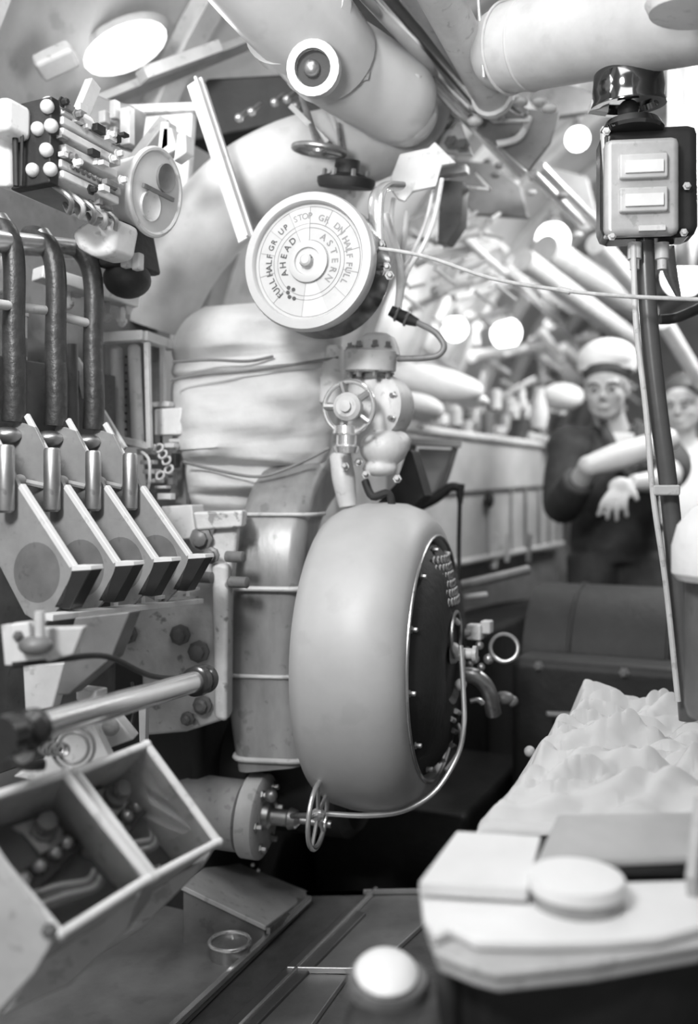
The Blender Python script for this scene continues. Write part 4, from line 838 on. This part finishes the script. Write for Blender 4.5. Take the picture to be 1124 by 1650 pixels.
MB().tube([P(741, 790, 2.5), P(739, 870, 2.5), P(738, 1050, 2.5)], .006, 10).build('rod', dark, t); MB().tube([P(741, 780, 2.5), P(741, 812, 2.5)], [.013, .007], 12).build('socket', dark, t)
MB().tube([P(660, 818, 2.5), P(700, 803, 2.5), P(725, 785, 2.5), P(742, 787, 2.5)], [.02, .015, .012, .012], 12, 4).build('arm', dark, t)
t = thing('folding_seat', 'dark framed folding seat between the valve and the grey screen', 'seat', P(690, 820, 2.6))
for pts in ([P(665, 715, 2.6), P(670, 790, 2.6), P(692, 802, 2.6)], [P(733, 722, 2.6), P(712, 785, 2.6), P(690, 802, 2.6)], [P(664, 718, 2.6), P(650, 760, 2.6), P(648, 800, 2.6)]): MB().tube(pts, .009, 10, 4).build('frame_bar', dgrey, t)
MB().beam(P(662, 712, 2.6), P(742, 716, 2.6), .05, .02, Z).build('top_slat', grey, t, bev=.003)
MB().prism([P(672, 722, 2.62), P(728, 724, 2.62), P(705, 798, 2.62), P(680, 795, 2.62)], U*.01).build('backrest', gboard, t, bev=.004)
MB().ball(P(662, 812, 2.55), .012).build('nut', cream, t)
# bundles and things on top of the screen
for i, (x, y, d, rx, rz, tl, l_) in enumerate(((700, 618, 3.2, .17, .06, -.18, 'large pale oval bundle left of the sailor at the upper level'), (668, 655, 3.0, .10, .045, -.15, 'pale bundle below the large oval bundle'), (745, 640, 3.3, .10, .03, -.2, 'flat pale bundle tucked under the right end of the large one'))):
    ax_ = Vector((math.cos(tl), 0, math.sin(tl))); up_ = Vector((-math.sin(tl), 0, math.cos(tl)))
    m = MB(); m.ball(P(x, y, d), 1, (rx, .08, rz), (ax_, Vector((0, 1, 0)), up_), 28, 18, lambda q: q*(1+.08*noise.noise(q*14))); tag(m.build('bundle', wcloth), l_, 'bundle')
USED = {}
def where(x, y):
    refs = ((735, 530, 'the round lamp by the cable loop'), (815, 537, 'the round lamp left of the sailor'), (890, 386, 'the large blurred lamp'), (700, 618, 'the large oval bundle'), (976, 600, 'the cap of the sailor'), (868, 680, 'the tall white jug'),
            (670, 430, 'the pale curved wires'), (715, 340, 'the plain grey box'), (780, 300, 'the bright bent bracket'), (930, 225, 'the brightest round lamp'), (1000, 470, 'the tall pole'), (690, 715, 'the folding seat'), (790, 690, 'the middle of the screen rail'), (830, 440, 'the middle of the rope'), (700, 550, 'the dark cable loop'))
    a = sorted(refs, key=lambda r: (r[0]-x)**2+(r[1]-y)**2)[0]; dx, dy = x-a[0], y-a[1]
    side = ('right of ' if dx > 0 else 'left of ') if abs(dx) > abs(dy) else ('below ' if dy > 0 else 'above ')
    dist = math.hypot(dx, dy); return ('close ' if dist < 28 else 'a little ' if dist < 60 else 'well ')+side+a[2]
def tone(m_): return {'white_paint': 'white', 'pale_paint': 'pale', 'light_grey_paint': 'light grey', 'grey_paint': 'grey', 'dark_grey_paint': 'dark grey'}[m_.name]
def uniq(l_):
    n = USED.get(l_, 0); USED[l_] = n+1
    return l_ if n == 0 else l_+(', second one' if n == 1 else ', third one' if n == 2 else ', fourth one')
random.seed(11)
for i in range(34):
    x = random.uniform(650, 905); y = 668+ (x-650)*.13+random.uniform(-38, 28); d = 3.3+(x-650)/260+random.uniform(0, .5)
    k = random.choice(('can', 'bottle', 'tin')); r = random.uniform(.016, .03); h = random.uniform(.05, .12)
    prof = {'can': [(r, 0), (r, h), (r*.8, h+.005)], 'bottle': [(r, 0), (r, h*.6), (r*.35, h*.8), (r*.35, h)], 'tin': [(r*1.3, 0), (r*1.3, h*.4), (r*1.2, h*.45)]}[k]
    m = MB(); m.lathe(prof, P(x, y, d), Z, 16); mm = random.choice((white, cream, white, lgrey, dgrey)); tag(m.build(k, mm), uniq('small %s %s %s' % (tone(mm), k, where(x, y))), k, {'can': 'cans', 'bottle': 'bottles', 'tin': 'tins'}[k]+' above the grey screen')
t = thing('white_jug', 'tall white jug shape left of the sailor by the clutter', 'jug', P(868, 690, 3.9)); MB().lathe([(.03, 0), (.04, .05), (.03, .11), (.02, .15), (.025, .17)], P(868, 690, 3.9), Z, 20).build('jug_body', white, t)
m = MB(); m.ball(P(905, 640, 4.2), .09, (1.1, .8, .7)); tag(m.build('white_sack', wcloth), 'bright white sack just left of the sailor\'s face', 'sack')
m = MB(); m.beam(P(850, 700, 3.9), P(900, 712, 3.9), .04, .02, Z); tag(m.build('white_ledge', white), 'short white ledge beside the sailor\'s shoulder', 'ledge')
# longitudinal pipes and frames towards the far end
bg = [((735, 375, 3.0), (905, 520, 4.8), .014, white, 'slanting bright tube under the rope, nearest the telegraph'), ((842, 418, 3.6), (1035, 560, 4.6), .045, cream, 'broad pale duct slanting down towards the sailor\'s cap'), ((878, 400, 3.9), (1040, 505, 4.8), .06, lgrey, 'widest pale duct behind the rope near the pole'),
      ((960, 392, 3.4), (1030, 470, 3.8), .04, white, 'short bright duct end left of the tall pole'), ((690, 330, 3.6), (860, 470, 5.5), .02, cream, 'thin pale pipe above the round lamps'), ((650, 420, 3.0), (760, 400, 3.2), .012, white, 'short bright bar right of the wires'),
      ((700, 470, 3.4), (800, 440, 3.8), .02, lgrey, 'short pale bar above the round lamp'), ((730, 480, 4.0), (830, 455, 4.2), .022, white, 'bright level batten above the round lamps'), ((760, 575, 4.6), (960, 545, 5.2), .03, lgrey, 'pale level beam over the white bottles'),
      ((870, 530, 4.4), (905, 580, 4.4), .02, cream, 'short curved pale pipe left of the sailor\'s cap'), ((660, 500, 3.5), (720, 470, 3.6), .014, cream, 'small bar beside the dark cable loop'), ((700, 390, 2.9), (770, 375, 3.0), .012, cream, 'upper bright bar right of the grey box panel'),
      ((905, 560, 4.6), (1000, 660, 5.0), .03, lgrey, 'pale pipe behind the sailor\'s cap'), ((1070, 520, 3.6), (1130, 620, 3.8), .03, cream, 'pale pipe at the right edge behind the pole'), ((780, 600, 4.6), (770, 690, 4.6), .016, cream, 'pale upright post behind the white bottles')]
for a, b, r, m_, l_ in bg: pipe('background_pipe', l_, [P(*a), P(*b)], r, m_, seg=14)
random.seed(5)
for i in range(46):       # clutter of brackets and clamps on the far left side
    x = random.uniform(640, 1010); y = random.uniform(330, 640); d = 3.4+(x-640)/200+random.uniform(0, .8)
    if y < 330+(x-640)*.25 - 20: continue
    ln = random.uniform(.06, .22); an = random.choice((.5, .6, -.35, -.5, 1.4)); dx = Vector((math.cos(an), .3, -math.sin(an)))*ln
    m = MB(); m.beam(P(x, y, d), P(x, y, d)+dx, random.uniform(.015, .05), random.uniform(.01, .03), Z); mm = random.choice((white, cream, white, lgrey, grey)); tag(m.build('clamp_bar', mm, bev=.003), uniq('%s %s bar %s' % ('short' if ln < .14 else 'long', tone(mm), where(x, y))), 'bar', 'bars in the far clutter')
random.seed(9)
for i in range(40):       # pale brackets close to the wires
    x = random.uniform(640, 800); y = random.uniform(350, 480); d = 2.7+random.uniform(0, .6)
    an = random.choice((-.45, -.3, .6, -.6, .2)); ln = random.uniform(.03, .1); dx = Vector((math.cos(an), .2, -math.sin(an)))*ln
    m = MB(); m.beam(P(x, y, d), P(x, y, d)+dx, random.uniform(.006, .018), random.uniform(.006, .012), Z); mm = random.choice((white, cream, white, grey)); tag(m.build('bright_clip', mm, bev=.002), uniq('%s %s clip %s' % ('tiny' if ln < .06 else 'small', tone(mm), where(x, y))), 'clip', 'bright clips right of the wires')
for i in range(16):
    x = random.uniform(700, 930); y = 170+(x-700)*.75+random.uniform(-25, 40); d = 2.6+random.uniform(0, .6)
    m = MB(); m.ball(P(x, y, d), random.uniform(.008, .02), (1.2, 1, .8)); mm = random.choice((cream, lgrey, dgrey)); tag(m.build('pipe_clamp', mm, bev=0), uniq('small %s clamp overhead %s' % (tone(mm), where(x, y))), 'clamp', 'clamps along the overhead tubes')
t = thing('bent_bracket', 'small bright bent bracket at the end of the grey box ledge', 'bracket', P(780, 300, 2.4))
MB().beam(P(765, 280, 2.4), P(790, 307, 2.4), .012, .006).build('leg', white, t); MB().beam(P(750, 302, 2.4), P(790, 306, 2.4), .012, .006).build('foot', white, t)
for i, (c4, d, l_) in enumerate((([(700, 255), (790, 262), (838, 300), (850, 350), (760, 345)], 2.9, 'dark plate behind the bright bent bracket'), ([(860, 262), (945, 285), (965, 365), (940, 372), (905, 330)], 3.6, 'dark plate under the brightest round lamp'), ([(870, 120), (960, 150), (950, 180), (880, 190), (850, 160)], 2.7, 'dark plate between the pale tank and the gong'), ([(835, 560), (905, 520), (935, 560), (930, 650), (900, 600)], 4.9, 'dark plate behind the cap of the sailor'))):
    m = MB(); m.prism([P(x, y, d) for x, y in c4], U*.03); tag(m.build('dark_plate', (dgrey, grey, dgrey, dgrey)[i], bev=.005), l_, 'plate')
# white drape at the right top and things at the right edge
m = MB(); m.grid(lambda u_, v_: P(1075+75*u_, 100+330*v_, 2.7+.05*math.sin(u_*9)), 20, 6); tag(m.build('white_curtain', wcloth, solid=.006), 'white curtain hanging at the right edge behind the signal box', 'curtain')
# ================================================================ PEOPLE
def head(mb, c, fwd, sc=1., up=Z):
    f = Vector(fwd).normalized(); x = up.cross(f).normalized(); u_ = f.cross(x).normalized(); A = (x, f, u_)
    c = Vector(c)
    def q(a, b, h): return c+(x*a+f*b+u_*h)*sc
    mb.ball(q(0, -.012, .035), .1*sc, (.77, .95, .86), A, 28, 18)
    mb.ball(q(0, .008, -.03), .085*sc, (.76, .82, 1.0), A, 24, 16)
    mb.ball(q(0, .052, -.084), .027*sc, (1.0, .8, .7), A)                 # chin
    for s in (-1, 1):
        mb.ball(q(.034*s, .052, -.02), .026*sc, (1, .7, 1.0), A)           # cheek
        mb.tube([q(.050*s, .012, -.06), q(.018*s, .055, -.085)], .015*sc, 10)   # jaw
        mb.ball(q(.075*s, -.01, -.01), .022*sc, (.35, .8, 1.2), A)        # ear
        mb.tube([q(.012*s, .083, .022), q(.05*s, .068, .024)], .009*sc, 8)  # brow
    mb.tube([q(0, .078, .012), q(0, .096, -.012), q(0, .104, -.028)], [.008*sc, .010*sc, .013*sc], 10)   # nose
    for s in (-1, 1): mb.ball(q(.011*s, .092, -.031), .008*sc)
    mb.ball(q(0, .074, -.058), .02*sc, (1.1, .6, .35), A); mb.ball(q(0, .072, -.068), .018*sc, (1.0, .6, .4), A)   # lips
    return q, A
def face_bits(q, A, parent, sc=1.):
    for s in (-1, 1):
        e_ = MB().ball(q(.031*s, .076, .005), .0125*sc, (1.1, .6, .8), A).build('eye', cream, parent)
        MB().ball(q(.031*s, .0835, .004), .0065*sc).build('iris', dark, e_)
        MB().tube([q(.014*s, .092, .019), q(.032*s, .0905, .025), q(.05*s, .078, .020)], .0038*sc, 8, 3).build('eyebrow', hairm, parent)
    MB().tube([q(-.02, .083, -.0645), q(0, .091, -.0615), q(.02, .083, -.0645)], .0016*sc, 8, 3).build('mouth_line', dgrey, parent)
# sailor leaning on his crossed arms
D = 3.35
hc = P(976, 628, D); fw = Vector((-.38, -.92, -.12))
t = thing('person', 'sailor in white cap and dark open-necked overalls leaning on crossed bare arms', 'person', Vector((hc.x+.03, D+.05, 0)))
mb = MB(); hq, hA = head(mb, hc, fw, 1.0)
nb = P(990, 700, D+.06)
mb.tube([hc+Vector((.01, .03, -.06)), nb], [.052, .058], 16)
pel = Vector((nb.x+.02, D+.12, .98)); chest = Vector((nb.x, D+.06, 1.26))
mb.tube([nb-Z*.0, nb-Z*.06+Vector((0, .01, 0)), chest, (chest+pel)/2, pel, pel-Z*.08], [.055, .10, .14, .135, .145, .12], 24, 4, flat=.72, up=Vector((0, 1, 0)))
shL = P(918, 722, D+.02); shR = P(1052, 716, D+.12)
mb.tube([nb-Z*.04, shL-Z*.01], [.05, .05], 14); mb.tube([nb-Z*.04, shR-Z*.01], [.05, .05], 14)
elL = P(905, 812, D-.02); wrL = P(985, 778, D-.30)         # right arm of the man: down, then across; hand hangs
elR = P(1085, 800, D-.12); 
mb.tube([shL, (shL+elL)/2, elL], [.052, .052, .046], 16, 4)
# forearm that lies across in front (left forearm, elbow at px 945, running up right to the other arm)
e2 = P(948, 752, D-.30); w2 = P(1085, 706, D-.22)
mb.tube([e2, e2.lerp(w2, .3), e2.lerp(w2, .65), w2], [.036, .047, .043, .036], 16, 4)
mb.ball(e2, .038)
mb.tube([shR, P(1080, 745, D), P(1070, 772, D-.2)], [.062, .055, .045], 16, 4)
mb.tube([P(1085, 768, D-.26), P(1050, 776, D-.3), P(1016, 778, D-.33)], [.042, .037, .026], 16, 4)      # other forearm to wrist
mb.tube([elL, P(925, 790, D-.2), e2], [.040, .040, .034], 14, 4)
ph = P(1000, 785, D-.335); mb.ball(ph, .042, (1.05, .5, .8))
for i, (dx, ln, bend) in enumerate(((-24, 40, -10), (-14, 46, -6), (-4, 48, -1), (7, 42, 4))):
    k0 = P(998+dx*.8+6, 792, D-.345); k1 = P(998+dx+bend*.3, 792+ln*.45, D-.36); k2 = P(998+dx+bend, 792+ln*.95, D-.345)
    mb.tube([ph, k0, k1, k2], [.014, .0115, .0105, .0085], 10, 3); mb.ball(k2, .0085)
mb.tube([P(1010, 782, D-.34), P(1022, 796, D-.36), P(1026, 808, D-.36)], [.015, .012, .009], 10, 3)
for s in (-1, 1):
    hp = pel+Vector((.085*s, 0, -.05)); kn_ = Vector((pel.x+.09*s, D+.1, .5)); an_ = Vector((pel.x+.09*s, D+.14, .09))
    mb.tube([hp, hp.lerp(kn_, .5), kn_, kn_.lerp(an_, .35), an_], [.085, .075, .055, .052, .036], 14, 4); mb.tube([an_-Z*.04, an_+Vector((0, -.17, -.05))], [.04, .03], 12)
body = mb.build('body', skin, t, remesh=.006, smooth=6)
face_bits(hq, hA, t)
mb = MB()                                       # overalls
mb.tube([nb-Z*.05+Vector((0, .02, 0)), chest, (chest+pel)/2, pel, pel-Z*.08], [.14, .17, .16, .17, .14], 28, 4, flat=.76, up=Vector((0, 1, 0)))
mb.tube([nb-Z*.03+Vector((-.03, .03, 0)), shL], [.07, .074], 16); mb.tube([nb-Z*.03+Vector((.03, .03, 0)), shR], [.07, .074], 16)
mb.tube([shL, (shL+elL)/2+Vector((-.005, 0, 0)), elL, P(916, 800, D-.16), P(932, 772, D-.26)], [.076, .075, .07, .066, .052], 18, 4); mb.ball(shL, .086); mb.ball(shR, .084); mb.tube([shR, P(1082, 745, D), P(1078, 765, D-.12)], [.075, .068, .06], 16, 4)
for s in (-1, 1):
    hp = pel+Vector((.085*s, 0, -.05)); kn_ = Vector((pel.x+.09*s, D+.1, .5)); an_ = Vector((pel.x+.09*s, D+.14, .1))
    mb.tube([hp, hp.lerp(kn_, .5), kn_, an_], [.1, .09, .075, .065], 16, 4)
mb.build('overalls', navy, t, remesh=.011, smooth=5)
# open collar skin wedge and collar flaps
MB().prism([nb+Vector((-.055, -.085, .0)), nb+Vector((.05, -.09, .0)), nb+Vector((.0, -.155, -.15))], (0, .05, 0)).build('open_neck', skin, t, bev=.01)
MB().tube([nb+Vector((-.06, -.05, .045)), nb+Vector((-.055, -.11, -.01)), nb+Vector((-.0, -.165, -.16))], [.012, .02, .014], 10, 4, flat=.5).tube([nb+Vector((.075, -.02, .05)), nb+Vector((.065, -.10, -.01)), nb+Vector((.01, -.165, -.16))], [.012, .022, .014], 10, 4, flat=.5).build('collar', navy, t)
cpt = lambda a, b, h: hq(a, b, h)
mb = MB(); mb.ball(hq(0, -.022, .062), .103, (.83, .97, .72), hA, 28, 16); mb.build('hair', hairm, t)
hc2 = hq(.0, -.042, .098)
mb = MB(); mb.ball(hc2+hA[2]*.010, .114, (.93, .96, .68), hA, 32, 18); cp_ = mb.build('white_cap', wcloth, t)
mb = MB(); mb.lathe([(.092, -.035), (.10, -.036), (.106, -.005), (.102, .01), (.096, .0)], hc2, (hA[2]-hA[1]*.18), 36); mb.build('cap_brim', wcloth, cp_)
# second person at the right edge
D2 = 3.9; h2 = P(1100, 655, D2)
t = thing('person', 'second person in a white shirt, half hidden at the right edge behind the pole', 'person', Vector((h2.x, D2+.05, 0)))
mb = MB(); q2, A2 = head(mb, h2, (-.55, -.8, -.1)); n2 = h2+Vector((.01, .05, -.17))
mb.tube([h2+Vector((.01, .02, -.06)), n2], [.052, .058], 14); c2 = n2-Z*.25; p2 = n2-Z*.55
mb.tube([n2, n2-Z*.06, c2, p2], [.06, .12, .155, .15], 20, 4, flat=.72, up=Vector((0, 1, 0)))
for s in (-1, 1):
    sh = n2+Vector((.17*s, 0, -.06)); el = sh+Vector((.06*s, -.05, -.27)); wr = el+Vector((-.08*s, -.22, .02))
    mb.tube([n2, sh], [.06, .06], 12); mb.tube([sh, el, wr], [.058, .045, .03], 14, 3); mb.ball(wr+Vector((0, -.05, -.01)), .036, (.9, 1.2, .5))
    for k in range(4): mb.tube([wr+Vector((.02-.014*k, -.07, -.01)), wr+Vector((.022-.015*k, -.11, -.02)), wr+Vector((.022-.015*k, -.125, -.045))], .0085, 8, 3)
    mb.tube([wr+Vector((-.02*s, -.03, 0)), wr+Vector((-.045*s, -.07, -.01))], .010, 8)
    hp = p2+Vector((.085*s, 0, -.03)); ft = Vector((p2.x+.09*s, D2+.08, .05)); mb.tube([hp, hp.lerp(ft, .5), ft], [.085, .056, .04], 14, 3); mb.tube([ft, ft+Vector((0, -.17, -.01))], [.04, .03], 10)
mb.build('body', skin, t, remesh=.008, smooth=4); face_bits(q2, A2, t)
mb = MB(); mb.tube([n2-Z*.05, c2, p2], [.14, .17, .165], 22, 4, flat=.76, up=Vector((0, 1, 0)))
for s in (-1, 1):
    sh = n2+Vector((.17*s, 0, -.06)); el = sh+Vector((.06*s, -.05, -.27)); mb.tube([n2+Vector((.05*s, .02, -.03)), sh], [.07, .07], 12); mb.tube([sh, sh.lerp(el, .75)], [.074, .066], 14)
mb.build('shirt', wcloth, t, remesh=.012, smooth=5)
mb = MB()
for s in (-1, 1):
    hp = p2+Vector((.085*s, 0, -.03)); ft = Vector((p2.x+.09*s, D2+.08, .08)); mb.tube([hp, hp.lerp(ft, .5), ft], [.1, .085, .07], 14, 3)
mb.ball(p2-Z*.02, .16, (1.05, .75, .7)); mb.build('trousers', navy, t, remesh=.012, smooth=5)
MB().ball(q2(0, -.03, .06), .104, (.84, .98, .8), A2, 24, 14).build('hair', hairm, t)
# ================================================================ FOREGROUND RIGHT
t = thing('rounded_cylinder', 'bright rounded metal drum cut by the right edge at mid height', 'drum', P(1130, 1180, 1.3))
MB().lathe([(.09, -.05), (.098, -.04), (.098, .0), (.09, .03), (.07, .055), (.04, .07), (.001, .074)], P(1196, 880, 1.35), Z, 44).build('white_dome', wcloth, t)
MB().lathe([(.08, -.19), (.085, -.175), (.085, .03)], P(1200, 950, 1.38), Z, 44).build('lower_body', dgrey, t)
# crumpled linen sheet
def lin(u_, v_):
    xl = 765+(930-765)*(1-v_)**.8; d = 1.35+.75*(1-v_)
    zt = .695; py0 = HY+(CZ-zt)*F/d
    px_ = xl*(1-u_)+1190*u_; p = Vector(((px_-CX)*d/F, d, zt))
    q = Vector((p.x*5+p.y*2.5, p.y*21-p.x*5, 0)); a = noise.noise(q)*.8+abs(noise.noise(q*1.7+Vector((4, 1, 0))))*.9+noise.noise(q*3.1)*.38
    e_ = min(1, min(u_*9, v_*9, (1-v_)*9)); p.z += a*.062*e_-.035*(1-e_)+.0
    p.x += noise.noise(Vector((v_*6, 2, 0)))*.03*(1-u_)
    return p
m = MB(); m.grid(lin, 110, 90); tag(m.build('crumpled_sheet', linen, solid=.006, ang=80), 'heavily crumpled pale linen spread over the bench at right', 'sheet')
m = MB(); m.prism([Vector((.16, 1.33, .60)), Vector((.9, 1.33, .60)), Vector((.95, 2.12, .60)), Vector((.52, 2.12, .60))], Z*.055); bn = thing('bench', 'dark bench carrying the crumpled linen', 'bench', Vector((.6, 1.7, 0))); m.build('bench_top', dark, bn, bev=.01)
for (x, y) in ((.3, 1.4), (.85, 1.4), (.6, 2.05), (.9, 2.05)): MB().beam(Vector((x, y, 0)), Vector((x, y, .61)), .06, .06).build('leg', dark, bn)
# chart table in front
TZ = .715
t = thing('table', 'white-topped table at the lower right with layered edge', 'table', Vector((.45, 1.0, 0)))
tp = [PZ(676, 1432, TZ), PZ(760, 1426, TZ), PZ(1250, 1412, TZ), PZ(1250, 1455, TZ), PZ(1130, 1490, TZ), PZ(1060, 1508, TZ), PZ(960, 1514, TZ), PZ(860, 1516, TZ), PZ(765, 1514, TZ), PZ(728, 1494, TZ), PZ(700, 1506, TZ), PZ(682, 1480, TZ)]
MB().prism([p-Z*.012 for p in tp], Z*.012).build('table_top', enamel, t, bev=.005)
cc = sum(tp, Vector())/len(tp)
up_ = [PZ(684, 1470, TZ), PZ(1240, 1440, TZ), PZ(1130, 1500, TZ), PZ(950, 1530, TZ), PZ(800, 1545, TZ), PZ(760, 1535, TZ), PZ(700, 1512, TZ)]
MB().prism([p-Z*.022 for p in up_], Z*.009).build('under_layer', lgrey, t, bev=.004)
MB().prism([p+(cc-p)*.03-Z*.034 for p in up_], Z*.011).build('lower_layer', cream, t, bev=.004)
MB().prism([p+(cc-p)*.12-Z*.114 for p in tp], Z*.078).build('frame', dark, t, bev=.01)
# sheets of paper left
pz = TZ+.02
m = MB(); m.prism([PZ(674, 1420, pz), PZ(735, 1338, pz), PZ(872, 1346, pz), PZ(850, 1430, pz)], Z*-.016); tag(m.build('paper_stack', paper, bev=.003), 'thick stack of blank pale paper lying on the left of the white table', 'paper')
# grey box
t = thing('grey_case', 'flat grey case with dark front behind the round tin', 'case', PZ(1000, 1430, TZ))
bz = TZ+.024
tq = [PZ(862, 1388, bz), PZ(898, 1312, bz), PZ(1122, 1308, bz), PZ(1112, 1378, bz)]
MB().prism([p-Z*.010 for p in tq], Z*.010).build('lid', mat('case_grey', .42, .6, var=.08), t, bev=.003)
MB().prism([p+(sum(tq, Vector())/4-p)*.04-Z*.023 for p in tq], Z*.0125).build('case_body', dark, t, bev=.003)
m = MB(); m.beam(PZ(1114, 1440, TZ+.004), PZ(1128, 1308, TZ+.06), .012, .05, Z); tag(m.build('case_side', lgrey, bev=.003), 'pale upright strip at the right edge beside the grey case', 'strip')
t = thing('round_tin', 'round pale tin with darker side standing on the white table', 'tin', PZ(928, 1440, TZ))
tc = PZ(928, 1453, TZ); r_ = W(77, tc.y)
MB().lathe([(r_*.93, 0), (r_*.95, .003), (r_*.95, .018)], tc, Z, 48).build('tin_body', grey, t)
MB().lathe([(r_*.95, .014), (r_, .015), (r_, .026), (r_*.97, .029), (r_*.9, .0295), (.001, .028)], tc, Z, 48).build('tin_lid', enamel, t)
# dark object with bright dome lowest
t = thing('leather_chest', 'dark out-of-focus chest along the bottom edge under the white table', 'chest', Vector((.4, .8, 0)))
m = MB(); zq = .60
m.prism([PZ(545, 1655, zq), PZ(560, 1590, zq), PZ(640, 1565, zq), PZ(800, 1575, zq), PZ(1000, 1585, zq), PZ(1200, 1560, zq), PZ(1250, 1800, zq), PZ(560, 1800, zq)], -Z*.6); m.build('case_body', mat('leather', .05, .35, var=.25, bump=.2), t, bev=.02)
t = thing('bright_dome', 'blurred metal dome, its glare painted white, at the left end of the dark case', 'dome', P(630, 1600, .86))
MB().lathe([(.036, -.004), (.037, .0), (.033, .004), (.025, .008), (.014, .011), (.001, .012)], PZ(622, 1564, .622), (0, -.1, 1), 40, 1.2, .95).build('dome', mat('glare_white', .92, .4, 0, var=.02), t)  # near-white colour stands for lamp glare on the metal cap
MB().lathe([(.046, -.02), (.046, -.01), (.044, -.006), (.036, -.004)], PZ(624, 1565, .622), (0, -.1, 1), 40).build('base_ring', dgrey, t)
